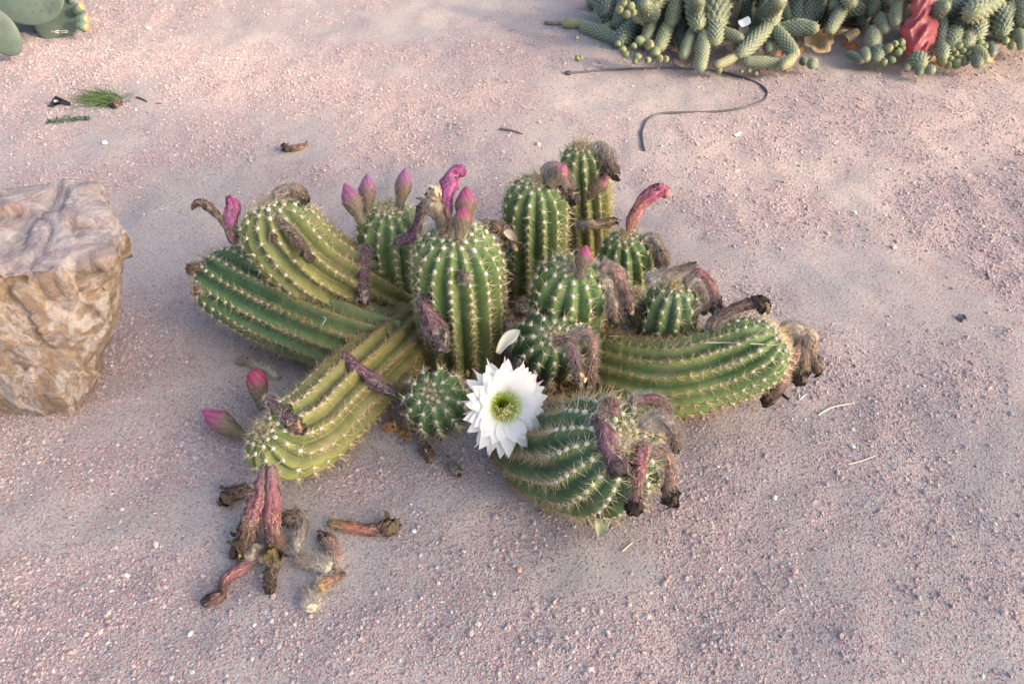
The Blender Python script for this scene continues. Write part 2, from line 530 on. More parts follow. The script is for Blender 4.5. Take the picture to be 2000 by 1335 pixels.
def gravel():
    N = 760000
    x = rng.uniform(-2.9, 2.9, N); y = rng.uniform(0.25, 4.4, N)
    inview = np.abs(x) < 0.66 * (y * math.cos(PITCH) + 1.3 * math.sin(PITCH)) + 0.35
    keep = inview & (rng.uniform(size=N) < gravel_density(x, y) ** 2.3)
    x, y = x[keep], y[keep]
    n = len(x)
    s = 0.0023 * np.exp(rng.normal(0, 0.45, n))
    big = rng.uniform(size=n) < 0.016
    s = np.where(big, rng.uniform(.0045, .0085, n), np.clip(s, .0009, .0065))
    z = gz(x, y) + s * rng.uniform(-.3, .3, n)
    me = bpy.data.meshes.new("gravel")
    me.vertices.add(n)
    me.vertices.foreach_set("co", np.stack([x, y, z], 1).astype(np.float32).ravel())
    a = me.attributes.new("rot", 'FLOAT_VECTOR', 'POINT')
    a.data.foreach_set("vector", np.stack([rng.normal(0, .35, n), rng.normal(0, .35, n), rng.uniform(0, 6.28, n)], 1).astype(np.float32).ravel())
    a = me.attributes.new("scl", 'FLOAT', 'POINT'); a.data.foreach_set("value", s.astype(np.float32))
    a = me.attributes.new("idx", 'INT', 'POINT'); a.data.foreach_set("value", rng.integers(0, 8, n).astype(np.int32))
    o = bpy.data.objects.new("gravel", me)
    col.objects.link(o)
    tag(o, "loose pink and grey gravel strewn over the sandy ground", "gravel", kind="stuff")
    ng = bpy.data.node_groups.new("scatter_gravel", 'GeometryNodeTree')
    ng.interface.new_socket("Geometry", in_out='INPUT', socket_type='NodeSocketGeometry')
    ng.interface.new_socket("Geometry", in_out='OUTPUT', socket_type='NodeSocketGeometry')
    gi = ng.nodes.new("NodeGroupInput"); go = ng.nodes.new("NodeGroupOutput")
    ci = ng.nodes.new("GeometryNodeCollectionInfo"); ci.inputs[0].default_value = shape_col; ci.inputs["Separate Children"].default_value = True
    ip = ng.nodes.new("GeometryNodeInstanceOnPoints"); ip.inputs["Pick Instance"].default_value = True
    def na(name, t):
        q = ng.nodes.new("GeometryNodeInputNamedAttribute"); q.data_type = t; q.inputs[0].default_value = name; return q.outputs[0]
    ng.links.new(gi.outputs[0], ip.inputs["Points"]); ng.links.new(ci.outputs[0], ip.inputs["Instance"])
    ng.links.new(na("rot", 'FLOAT_VECTOR'), ip.inputs["Rotation"]); ng.links.new(na("scl", 'FLOAT'), ip.inputs["Scale"])
    ng.links.new(na("idx", 'INT'), ip.inputs["Instance Index"])
    ng.links.new(ip.outputs[0], go.inputs[0])
    md = o.modifiers.new("scatter", 'NODES'); md.node_group = ng
    me.materials.append(M_GRAVEL)
gravel()

# ------------------------------------------------------------------ ribbed cactus clump
STEMS = []           # dicts with path, radii for anchoring
BV, BF, BN = [], [], 0
clump = empty("ribbed_cactus", (_ca[0], _ca[1], 0))
tag(clump, "clump of thick ribbed green cactus stems with pink buds and one open white flower", "cactus")

ICO_V = None
def ico():
    global ICO_V, ICO_F
    if ICO_V is None:
        bm = bmesh.new(); bmesh.ops.create_icosphere(bm, subdivisions=1, radius=1.0)
        bm.verts.ensure_lookup_table()
        ICO_V = np.array([v.co[:] for v in bm.verts]); ICO_F = np.array([[v.index for v in f.verts] for f in bm.faces]); bm.free()
    return ICO_V, ICO_F

def lerp(a, b, t):
    a = np.asarray(a, float); b = np.asarray(b, float)
    t = np.asarray(t, float)[..., None]
    return a * (1 - t) + b * t

def cones(bag, base, dirs, length, rad, cb, ct, k=3):
    """thin tapering spines"""
    n = len(base)
    d = nrm(dirs)
    a = np.where(np.abs(d[:, 2:3]) < 0.9, np.array([[0, 0, 1.0]]), np.array([[1.0, 0, 0]]))
    u = nrm(np.cross(d, a)); w = np.cross(d, u)
    V = np.zeros((n, k + 1, 3))
    for i in range(k):
        an = 2 * math.pi * i / k
        V[:, i] = base + (u * math.cos(an) + w * math.sin(an)) * rad[:, None]
    V[:, k] = base + d * length[:, None]
    F = np.array([[i, (i + 1) % k, k] for i in range(k)])
    FF = (F[None] + (np.arange(n) * (k + 1))[:, None, None]).reshape(-1, 3)
    C = np.zeros((n, k + 1, 3)); C[:, :k] = cb[:, None]; C[:, k] = ct
    bag.add(V.reshape(-1, 3), FF, C.reshape(-1, 3))

def ribbons(bag, root, d0, d1, length, width, c0, c1):
    """curved hair ribbons: root points, starting and ending directions"""
    n = len(root)
    m = 4
    side = nrm(np.cross(d0, nrm(CAM - root) + rng.normal(0, .4, (n, 3))))
    V = np.zeros((n, m, 2, 3)); C = np.zeros((n, m, 2, 3))
    p = root.copy()
    for i in range(m):
        t = i / (m - 1)
        w = width * (1 - 0.8 * t)
        V[:, i, 0] = p - side * w[:, None] * .5; V[:, i, 1] = p + side * w[:, None] * .5
        C[:, i, :] = (c0 * (1 - t) + c1 * t)[:, None]
        p = p + nrm(d0 * (1 - t) + d1 * t) * (length / (m - 1))[:, None]
    q = np.array([[2 * i, 2 * i + 1, 2 * i + 3, 2 * i + 2] for i in range(m - 1)])
    F = (q[None] + (np.arange(n) * 2 * m)[:, None, None]).reshape(-1, 4)
    bag.add(V.reshape(-1, 3), F, C.reshape(-1, 3))

def stem(pts, rad, ribs=12, dep=0.245, green=(.062, .135, .045), crest=(.205, .25, .050), old=(.24, .22, .055), sp=0.028, roll=0.0,
         dark=1.0, label=None, spine_len=0.024, age0=0.35, seed=0, dome=1.0):
    global BN
    r_ = np.random.default_rng(1000 + seed)
    pts = np.asarray(pts, float)
    K = ribs * 10
    _, _, L = catmull(pts, 10)
    Rt = rad[-1]
    a = min(Rt * dome, 0.7 * L)
    nb = max(20, int((L - a) / 0.0065))
    s = np.concatenate([np.linspace(0, L - a, nb, endpoint=False), L - a + a * np.sin(np.linspace(0, math.pi / 2, 26))])
    path, R, _ = catmull(pts, s / L, rad)
    T, N, B = frames(path)
    q = np.clip((s - (L - a)) / a, 0, 1)
    prof = np.sqrt(np.maximum(1 - q ** 2.2, 0)) ** 0.95
    Rr = R * prof
    Rr[-1] = 0.0004
    ds = np.diff(s); sig = np.concatenate([[0], np.cumsum(np.sqrt(ds ** 2 + np.diff(Rr) ** 2))])
    back = sig[-1] - sig                       # surface distance from the tip
    spl = sp * (0.62 + 0.38 * np.exp(-np.maximum(back - .06, 0) / .12)) * (.55 + .45 * np.clip(back / .035, 0, 1))
    inv_ = 1.0 / spl
    dpsi = .5 * (inv_[1:] + inv_[:-1]) * -np.diff(back)
    psi = np.concatenate([[0], np.cumsum(dpsi[::-1])])[::-1]
    age = np.clip(back / 0.40 , 0, 1)
    th = np.arange(K) * 2 * math.pi / K + roll
    ph = ribs * (th - roll) / 2
    tri = 1 - np.abs(((ph / math.pi + .5) % 1.0) - .5) * 2
    c = np.clip(1 - np.sqrt((1 - tri) ** 2 + .012) + .11 * tri, 0, 1)   # 1 on the rib crest, V-shaped furrow at 0
    rib = np.round((th - roll) * ribs / (2 * math.pi)).astype(int) % ribs
    par = (rib % 2) * 0.5
    dp = dep * (0.55 + 0.45 * np.clip(prof, 0, 1))
    wob = 1 + 0.015 * np.sin(3 * th)[None] * np.sin(s * 9 + seed)[:, None]
    ch = np.cos(2 * math.pi * (psi[:, None] + par[None]))          # 1 at an areole
    r = Rr[:, None] * (1 - dp[:, None] * (1 - c[None] ** 0.9)) * wob * (1 - (0.018 + 0.034 * age[:, None]) * (0.5 + 0.5 * ch) ** 1.5 * c[None] ** 4)
    # slight dimple at the tip
    V = path[:, None] + (np.cos(th)[None, :, None] * N[:, None] + np.sin(th)[None, :, None] * B[:, None]) * r[..., None]
    V = V - T[:, None] * (0.10 * a * np.clip((q - 0.8) / 0.2, 0, 1) ** 2)[:, None, None]
    m = len(s)
    Vf = V.reshape(-1, 3)
    F = grid_faces(m, K)
    # colour: bluish green furrows, yellower crests, yellowing with age
    n1 = fbm(Vf, 14, 300 + seed, 3).reshape(m, K)
    n2 = vn(Vf * np.array([1, 1, 1]), 40, 400 + seed).reshape(m, K)
    cr = np.clip(c[None] ** 1.6 * (0.75 + 0.5 * n1), 0, 1)
    C = lerp(green, crest, cr)
    yo = np.clip((age[:, None] - age0) * 1.5 + 0.5 * n1, 0, 1) * 0.75
    C = C * (1 - yo[..., None]) + lerp(np.array(old) * .72, old, cr) * yo[..., None]
    tip = np.clip(1 - back / 0.05, 0, 1)[:, None, None]
    C = C * (1 - .35 * tip) + np.array([.13, .21, .05]) * .35 * tip
    cork = np.clip((n2 + n1 - 0.75) * 2.5, 0, 1) * np.clip(age * 1.6 - .3, 0, 1)[:, None]
    C = C * (1 - .6 * cork[..., None]) + np.array([.24, .16, .09]) * .6 * cork[..., None]
    C = C * .88 + np.array([.19, .18, .13]) * .12
    C = C * dark
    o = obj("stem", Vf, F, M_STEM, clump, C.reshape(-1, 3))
    if label: o["label"] = label
    # collision copy
    BV.append(Vf); tv, tf = tri_mesh(Vf, F); BF.append(tf + BN); BN += len(Vf)
    STEMS.append(dict(path=path, R=Rr, T=T, tip=path[-1], axis=T[-1]))
    # areoles
    wool, spi = Bag(), Bag()
    iv, if_ = ico()
    bs, ds_, ls, rs, cb, ct = [], [], [], [], [], []
    slope = np.gradient(Rr, sig)
    for k in range(ribs):
        u = (math.pi * 2 * k / ribs) + roll
        pk = psi + (k % 2) * 0.5
        for j in range(1, int(pk[0]) + 1):
            i = np.interp(j, pk[::-1], np.arange(m)[::-1])
            i = float(i)
            if i < 3: continue
            i0 = min(int(i), m - 2); fr = i - i0
            f = lambda A: A[i0] * (1 - fr) + A[i0 + 1] * fr
            cpt, n_, b_, t_ = f(path), f(N), f(B), f(T)
            rr, sl, ag, bk = float(f(Rr)), float(np.clip(f(slope), -1, 1)), float(f(age)), float(f(back))
            rd = n_ * math.cos(u) + b_ * math.sin(u)
            nn = nrm(rd * math.sqrt(max(0, 1 - sl * sl)) - t_ * sl)
            pos = cpt + rd * rr * (1 - 0.018 - .034 * ag) - t_ * (0.10 * a * max(0, (float(f(q)) - .8) / .2) ** 2)
            if pos[2] < 0.004: continue
            tang = nrm(np.cross(nn, rd + 1e-3)); tang2 = nrm(np.cross(nn, t_)); tang1 = np.cross(tang2, nn)
            w = r_.uniform(.0042, .0057) * (1 - 0.45 * ag) * (0.75 + 0.25 * min(1, bk / .03)) * (Rt / .085) ** .5
            wc = lerp([.66, .63, .57], [.36, .27, .20], min(1, max(0, ag * 1.5 - .35) + r_.uniform(-.12, .12))) * r_.uniform(.85, 1.1)
            J = iv * (1 + r_.uniform(-.22, .22, (len(iv), 1)))
            wool.add(pos + (J[:, :1] * tang2 + J[:, 1:2] * tang1 * 1.2 + J[:, 2:] * nn * .75) * w + nn * w * .35, if_, np.tile(wc, (len(iv), 1)) * r_.uniform(.8, 1.15, (len(iv), 1)))
            ns = int(r_.integers(9, 14) + 3 * ag)
            an = r_.uniform(0, 6.28) + np.arange(ns) * 2 * math.pi / ns + r_.normal(0, .25, ns)
            lift = np.where(np.arange(ns) < 3, r_.uniform(.9, 2.2, ns), r_.uniform(.15, .75, ns))
            dd = nrm(np.cos(an)[:, None] * tang2 + np.sin(an)[:, None] * tang1 + nn * lift[:, None] + t_ * .15)
            ll = spine_len * r_.uniform(.45, 1.05, ns) * (0.5 + .5 * min(1, bk / .03)) * np.where(np.arange(ns) < 3, 1.25, 1)
            bs.append(np.tile(pos + nn * w * .3, (ns, 1))); ds_.append(dd); ls.append(ll); rs.append(r_.uniform(.0006, .00095, ns))
            y_ = min(1, max(0, ag * 1.3 - .25) + r_.uniform(-.1, .1))
            y_ = max(0, y_)
            c0 = lerp([.62, .48, .24], [.36, .20, .085], y_); c1 = lerp([.78, .68, .44], [.55, .38, .19], y_)
            cb.append(np.tile(c0, (ns, 1)) * r_.uniform(.75, 1.15, (ns, 1))); ct.append(np.tile(c1, (ns, 1)) * r_.uniform(.8, 1.1, (ns, 1)))
    # tuft of young spines and wool on the growing point
    tp, ta = V[-1].mean(0), T[-1]
    nt_ = 130
    dd = nrm(r_.normal(0, .55, (nt_, 3)) + ta)
    bs.append(tp + r_.normal(0, 1, (nt_, 3)) * Rt * .17 - ta * .004); ds_.append(dd); ls.append(r_.uniform(.010, .028, nt_)); rs.append(r_.uniform(.0005, .0008, nt_))
    cb.append(np.tile([.50, .33, .13], (nt_, 1))); ct.append(np.tile([.70, .52, .24], (nt_, 1)) * r_.uniform(.7, 1.1, (nt_, 1)))
    cones(spi, np.vstack(bs), np.vstack(ds_), np.concatenate(ls), np.concatenate(rs), np.vstack(cb), np.vstack(ct))
    spi.build("spines", M_SPINE, o, kind="stuff")
    wool.build("areole_wool", M_WOOL, o, kind="stuff")
    return o

def up(bx, by, tx, ty, lean=0.0, side=None):
    b = P(bx, by, 0.0)
    t = Y(tx, ty, b[1] + lean)
    b = b.copy(); b[2] = -0.02
    return [b, b * .5 + t * .5 + np.array([0, 0.004, 0]), t]

YG = dict(green=(.088, .135, .042), crest=(.235, .248, .055), old=(.25, .215, .06))
# 0: long stem leaning left, its shade painted in as darker green
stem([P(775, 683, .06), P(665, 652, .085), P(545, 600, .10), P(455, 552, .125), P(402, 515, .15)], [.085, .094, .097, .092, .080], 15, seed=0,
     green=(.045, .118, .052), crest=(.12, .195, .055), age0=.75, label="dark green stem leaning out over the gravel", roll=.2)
# 1: yellower stem above it
stem([P(770, 600, .06), P(690, 558, .14), P(608, 512, .22), P(548, 448, .30), P(524, 392, .36)], [.085, .09, .092, .090, .078], 15, seed=1, age0=.25,
     label="yellow green stem leaning left above a darker one", **YG)
# 2: column behind with three buds
stem(up(778, 615, 757, 404), [.074, .078, .076], 13, seed=2, age0=.5)
# 3: tallest front column
stem(up(906, 705, 889, 452, -.02), [.094, .100, .092], 15, seed=3, age0=.4, crest=(.17, .225, .045), roll=.12, label="upright front column with two magenta buds on top")
# 4: back centre column
stem(up(1045, 575, 1046, 350), [.075, .078, .074], 13, seed=4, age0=.5)
# 5: far back column
stem(up(1153, 480, 1137, 283), [.062, .066, .060], 12, seed=5, age0=.3, **YG)
# 6: middle right dome
stem(up(1092, 705, 1119, 517, -.02), [.080, .084, .080], 12, seed=6, age0=.55, crest=(.16, .23, .045))
# 7: small dome behind
stem(up(1228, 585, 1219, 460), [.064, .068, .062], 12, seed=7, age0=.6, crest=(.16, .23, .045))
# 8: dome leaning right
stem([P(1285, 690, -.02), P(1300, 650, .10), P(1318, 556, .235)], [.058, .064, .060], 11, seed=8, green=(.045, .12, .055), age0=.8)
# 9: long stem lying to the right
stem([P(1120, 690, .04), P(1215, 727, .07), P(1310, 738, .085), P(1405, 715, .105), P(1475, 685, .14), P(1527, 652, .18)], [.08, .086, .088, .086, .080, .068], 16,
     seed=9, age0=.55, crest=(.17, .23, .045), label="long stem lying to the right with withered flowers at its tip", roll=.1)
# 10: dome facing the camera under the middle dome
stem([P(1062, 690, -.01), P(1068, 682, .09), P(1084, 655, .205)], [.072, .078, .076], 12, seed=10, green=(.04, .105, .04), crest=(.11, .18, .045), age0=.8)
# 11: small ball at the front
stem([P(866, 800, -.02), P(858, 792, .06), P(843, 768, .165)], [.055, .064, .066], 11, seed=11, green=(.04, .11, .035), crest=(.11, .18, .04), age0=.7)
# 12: big stem at front right
stem([P(1030, 850, .0), P(1085, 885, .065), P(1165, 893, .145), P(1226, 858, .25)], [.094, .104, .112, .106], 15, seed=12, green=(.05, .12, .055), crest=(.15, .21, .05),
     age0=.45, spine_len=.030, sp=.021, label="broad front stem bristling with straw spines and hung with withered flowers")
# 13: long stem reaching to the lower left
stem([P(815, 640, .06), P(738, 712, .075), P(655, 790, .082), P(608, 838, .085), P(552, 862, .105), P(513, 842, .152)], [.075, .081, .083, .082, .078, .066], 13, seed=13,
     age0=.12, label="yellow green stem sprawling towards the fallen flowers", **YG)
# 14-16: small stems showing between the others
stem(up(985, 585, 985, 480), [.036, .042, .040], 10, seed=14, sp=.022, spine_len=.018)
stem(up(1243, 650, 1241, 572), [.036, .042, .040], 10, seed=15, sp=.022, spine_len=.02, **YG)
stem(up(1218, 690, 1222, 632), [.032, .036, .034], 9, seed=16, sp=.022, spine_len=.018)

bvh = BVHTree.FromPolygons([Vector(v) for v in np.vstack(BV)], [tuple(int(i) for i in f) for f in np.vstack(BF)])

def hit(px, py):
    r = nrm(ray(px, py))
    loc, n, i, d = bvh.ray_cast(Vector(CAM), Vector(r))
    if loc is None:
        return None
    return depth(np.array(loc))

def ground_depth(px, py, r=0.0):
    if ray(px, py)[2] >= -1e-3: return 99
    return depth(G(px, py, r))

def lay(pix, rpx, start=None, toward=0.0, ground=False, step=0.02):
    """turn a pixel path into a 3D path resting on stems or ground; rpx radii in photo pixels at that distance"""
    pts, rad = [], []
    d = None
    for k, ((x, y), rp) in enumerate(zip(pix, rpx)):
        gd = ground_depth(x, y)
        h = None if ground else hit(x, y)
        if k == 0:
            if ground: d = gd
            elif start is not None: d = start
            elif h is not None: d = h
            else: d = next((v for v in (hit(*q) for q in pix[1:]) if v is not None), 1.7) + .01
        r = rp * d / FPX
        tgt = d - (toward if k else 0)
        if h is not None and h < 90:
            tgt = min(tgt, h - r * (0.85 if k else -0.2))
        if ground:
            tgt = gd - r * 1.2
        tgt = min(tgt, gd - r * 1.15)
        if k and not ground:
            tgt = max(tgt, d - 0.10)            # no sudden jumps towards the camera
        d = tgt
        pts.append(D(x, y, d)); rad.append(r)
    return np.array(pts), np.array(rad)

# colour runs along a withered flower, from its base to its shrivelled end (linear albedo)
RUN = {
    'brown': [(.20, .15, .11), (.14, .09, .065), (.10, .06, .045), (.06, .04, .03)],
    'purple': [(.13, .075, .08), (.19, .085, .12), (.15, .09, .10), (.055, .045, .04)],
    'grey': [(.36, .32, .28), (.26, .20, .17), (.17, .12, .10), (.05, .04, .03)],
    'beige': [(.48, .42, .34), (.40, .31, .23), (.26, .18, .12), (.06, .045, .03)],
    'pink': [(.20, .135, .12), (.30, .105, .13), (.18, .095, .085), (.04, .03, .022)],
    'coral': [(.26, .20, .17), (.33, .18, .14), (.21, .125, .10), (.05, .035, .027)],
    'magenta': [(.14, .115, .07), (.34, .11, .22), (.40, .11, .24), (.26, .06, .14)],
    'rose': [(.34, .15, .10), (.42, .15, .13), (.44, .12, .19), (.32, .09, .14)],
    'olive': [(.22, .20, .08), (.40, .15, .09), (.20, .10, .075), (.06, .045, .03)],
    'fluff': [(.60, .55, .40), (.46, .43, .38), (.34, .31, .27), (.18, .14, .10)],
    'tan': [(.16, .12, .09), (.18, .13, .09), (.36, .29, .20), (.30, .23, .15)],
}
def run_col(run, t):
    st = np.array(RUN[run]); x = np.array([0, .38, .68, 1.0])
    return np.stack([np.interp(t, x, st[:, i]) for i in range(3)], -1)

def dried_parts(path3, rad3, run, seed, hair=1.0, crumple=1.0, scales=1.0, wrinkle=1.0, endcol=None, hair_len=.011, n_strips=24, fibre=1.0):
    """tube, shrivelled petals and hair of one withered flower as three geometry bags"""
    r_ = np.random.default_rng(5000 + seed)
    m, K = 34, 20
    path, R, L = catmull(path3, m, rad3)
    t = np.linspace(0, 1, m)
    q0 = np.stack([t * 6, np.full(m, seed * 1.7), np.zeros(m)], 1)
    R = R * (.86 + .34 * fbm(q0, 1.0, 620, 2))
    path = path + np.stack([vn(q0, .9, 630 + k) for k in range(3)], 1) * (R * .28)[:, None] * np.clip(t * 4, 0, 1)[:, None]
    T, N, B = frames(path)
    th = np.arange(K) * 2 * math.pi / K
    tw = r_.uniform(-2.5, 2.5)
    cap = np.sqrt(np.clip(t / 0.06, 0, 1)) * np.sqrt(np.clip((1.02 - t) / 0.08, 0, 1))
    A = th[None] + tw * t[:, None]
    wr = .5 * np.sin(5 * A + 3 * t[:, None] * 2) + .35 * np.sin(8 * A + seed) + .25 * np.sin(11 * A - 4 * t[:, None])
    pq = np.stack([np.cos(th)[None] * 2 + 0 * t[:, None], np.sin(th)[None] * 2 + 0 * t[:, None], 9 * t[:, None] + 0 * th[None]], -1).reshape(-1, 3)
    nz = fbm(pq, 1.0, 600 + seed, 3).reshape(m, K)
    r = (R * cap)[:, None] * (1 + wrinkle * (.12 + .14 * t[:, None]) * wr + .46 * nz)
    flat = r_.uniform(.72, 1.0)
    V = path[:, None] + (np.cos(th)[None, :, None] * N[:, None] + flat * np.sin(th)[None, :, None] * B[:, None]) * r[..., None]
    stre = .5 + .5 * np.sin(7 * A + 5 * nz)
    C = run_col(run, np.clip(t[:, None] + .10 * nz, 0, 1)) * (.62 + .62 * stre[..., None]) * (1 + .3 * nz[..., None])
    tube = Bag(); tube.add(V.reshape(-1, 3), grid_faces(m, K), C.reshape(-1, 3))
    # narrow scales lying along the tube
    ns = int(46 * scales)
    if ns:
        ti = r_.uniform(.12, .78, ns); ang = r_.uniform(0, 6.28, ns)
        idx = (ti * (m - 1)).astype(int)
        rd = np.cos(ang)[:, None] * N[idx] + flat * np.sin(ang)[:, None] * B[idx]
        sd_ = nrm(np.cross(T[idx], rd))
        base = path[idx] + rd * (R[idx] * 1.02)[:, None]
        ll = r_.uniform(.006, .011, ns)[:, None] * np.clip(R[idx] / .011, .5, 1.3)[:, None]; w = ll * .14
        S = np.stack([base, base + T[idx] * ll * .45 + sd_ * w + rd * .0012, base + T[idx] * ll + rd * .0022, base + T[idx] * ll * .45 - sd_ * w + rd * .0012], 1)
        sc = run_col(run, ti) * .6 + np.array([.42, .32, .14]) * .42
        tube.add(S.reshape(-1, 3), np.arange(ns * 4).reshape(-1, 4), np.repeat(sc * r_.uniform(.7, 1.2, (ns, 1)), 4, 0))
    # dry fibres running along the tube
    nf = int(150 * fibre)
    t0 = r_.uniform(.02, .85, nf); dt = r_.uniform(.10, .26, nf); ang = r_.uniform(0, 6.28, nf)
    FV = np.zeros((nf, 5, 2, 3)); FC = np.zeros((nf, 5, 2, 3))
    fc = run_col(run, t0) * r_.uniform(.35, 1.5, (nf, 1)) + np.array([.34, .28, .21]) * (r_.uniform(size=(nf, 1)) < .28) * r_.uniform(.3, .9, (nf, 1))
    fw_ = r_.uniform(.0006, .0013, nf)
    for j in range(5):
        x = np.clip(t0 + dt * j / 4, 0, 1) * (m - 1); i0 = np.minimum(x.astype(int), m - 2); f_ = (x - i0)[:, None]
        lp = lambda A_: A_[i0] * (1 - f_) + A_[i0 + 1] * f_
        a_ = ang - tw * (t0 + dt * j / 4) + .25 * np.sin(3 * j + ang * 5)
        rd = np.cos(a_)[:, None] * lp(N) + flat * np.sin(a_)[:, None] * lp(B)
        p_ = lp(path) + rd * (lp((R * cap)[:, None])) * (1.06 + .05 * math.sin(j * 1.9)) + rd * (.0035 * (j == 4) * r_.uniform(0, 1, (nf, 1)))
        sd2 = nrm(np.cross(lp(T), rd)) * (fw_ * (1.0 if j < 3 else .55))[:, None]
        FV[:, j, 0] = p_ - sd2; FV[:, j, 1] = p_ + sd2; FC[:, j] = fc[:, None]
    qf = np.array([[2 * j, 2 * j + 1, 2 * j + 3, 2 * j + 2] for j in range(4)])
    if nf: tube.add(FV.reshape(-1, 3), (qf[None] + (np.arange(nf) * 10)[:, None, None]).reshape(-1, 4), FC.reshape(-1, 3))
    # shrivelled, curled petals at the end
    pet = Bag()
    ec = np.array(endcol if endcol is not None else RUN[run][3])
    nstrip = int(n_strips * crumple)
    for k in range(nstrip):
        a0 = r_.uniform(0, 6.28)
        i0 = int(m * r_.uniform(.72, .93))
        rd = N[i0] * math.cos(a0) + B[i0] * math.sin(a0)
        p = path[i0] + rd * R[i0] * .85
        ln = R[-4] * r_.uniform(1.2, 2.3) * min(1.2, crumple)
        d = nrm(T[i0] + rd * r_.uniform(-.1, .7))
        curl = nrm(-rd * r_.uniform(.5, 2.2) + r_.normal(0, .55, 3) - T[-1] * r_.uniform(0, .5))
        sdv = nrm(np.cross(d, rd)); w = R[-4] * r_.uniform(.28, .7)
        mm = 9
        row = []
        for j in range(mm):
            f = j / (mm - 1)
            ww = w * (math.sin(math.pi * min(.97, f * .8 + .15))) * (1 + .4 * r_.normal() * .5)
            off = rd * (.25 * w * math.sin(6 * f + k))
            row += [p - sdv * ww + off, p + rd * .2 * ww, p + sdv * ww - off]
            d = nrm(d + curl * (2.6 / mm)); p = p + d * ln / mm
            sdv = nrm(sdv - d * np.dot(sdv, d) + r_.normal(0, .12, 3))
        cc = ec * r_.uniform(.5, 1.5) + (np.array([.34, .25, .11]) * r_.uniform(.3, .9) if r_.uniform() < .09 else 0)
        CC = np.tile(cc, (mm * 3, 1)) * r_.uniform(.75, 1.25, (mm * 3, 1))
        F = np.array([[j * 3 + q, j * 3 + q + 1, j * 3 + q + 4, j * 3 + q + 3] for j in range(mm - 1) for q in (0, 1)])
        pet.add(np.array(row), F, CC)
    # hair, densest at the base
    hb = Bag()
    nh = int(620 * hair)
    if nh:
        ti = r_.uniform(0, 1, nh) ** 1.35 * .9
        ang = r_.uniform(0, 6.28, nh); idx = (ti * (m - 1)).astype(int)
        rd = np.cos(ang)[:, None] * N[idx] + flat * np.sin(ang)[:, None] * B[idx]
        root = path[idx] + rd * (R * cap)[idx][:, None] * .97
        d0 = nrm(rd + T[idx] * .35 + r_.normal(0, .35, (nh, 3)))
        d1 = nrm(T[idx] * .9 + rd * .35 + r_.normal(0, .6, (nh, 3)) + np.array([0, 0, -.15]))
        g = r_.uniform(.65, 1.15, nh)[:, None]
        c0 = lerp([.36, .31, .25], [.22, .15, .11], ti) * g
        c1 = lerp([.70, .66, .58], [.40, .30, .22], ti) * g
        ribbons(hb, root, d0, d1, hair_len * r_.uniform(.45, 1.5, nh), r_.uniform(.0005, .0009, nh), c0, c1)
    return tube, pet, hb

def withered(pix, rpx, run='brown', seed=0, start=None, toward=0.0, **kw):
    p, r = lay(pix, rpx, start, toward)
    tube, pet, hb = dried_parts(p, r, run, seed, **kw)
    o = tube.build("withered_flower", M_DRY, clump)
    if pet.n: pet.build("shrivelled_petals", M_DRY, o, kind="stuff")
    if hb.n: hb.build("hair", M_HAIR, o, kind="stuff")
    return o

def fallen(pix, rpx, run, label, seed, **kw):
    p, r = lay(pix, rpx, ground=True)
    tube, pet, hb = dried_parts(p, r, run, seed, **kw)
    base = p.mean(0); base[2] = gz1(base[0], base[1])
    e = empty("fallen_flower", base)
    tag(e, label, "withered flower", "fallen flowers lying on the ground")
    tube.build("tube", M_DRY, e)
    if pet.n: pet.build("shrivelled_petals", M_DRY, e, kind="stuff")
    if hb.n: hb.build("hair", M_HAIR, e, kind="stuff")
    return e

def tipd(i, off=0.0):
    return depth(STEMS[i]["tip"]) + off

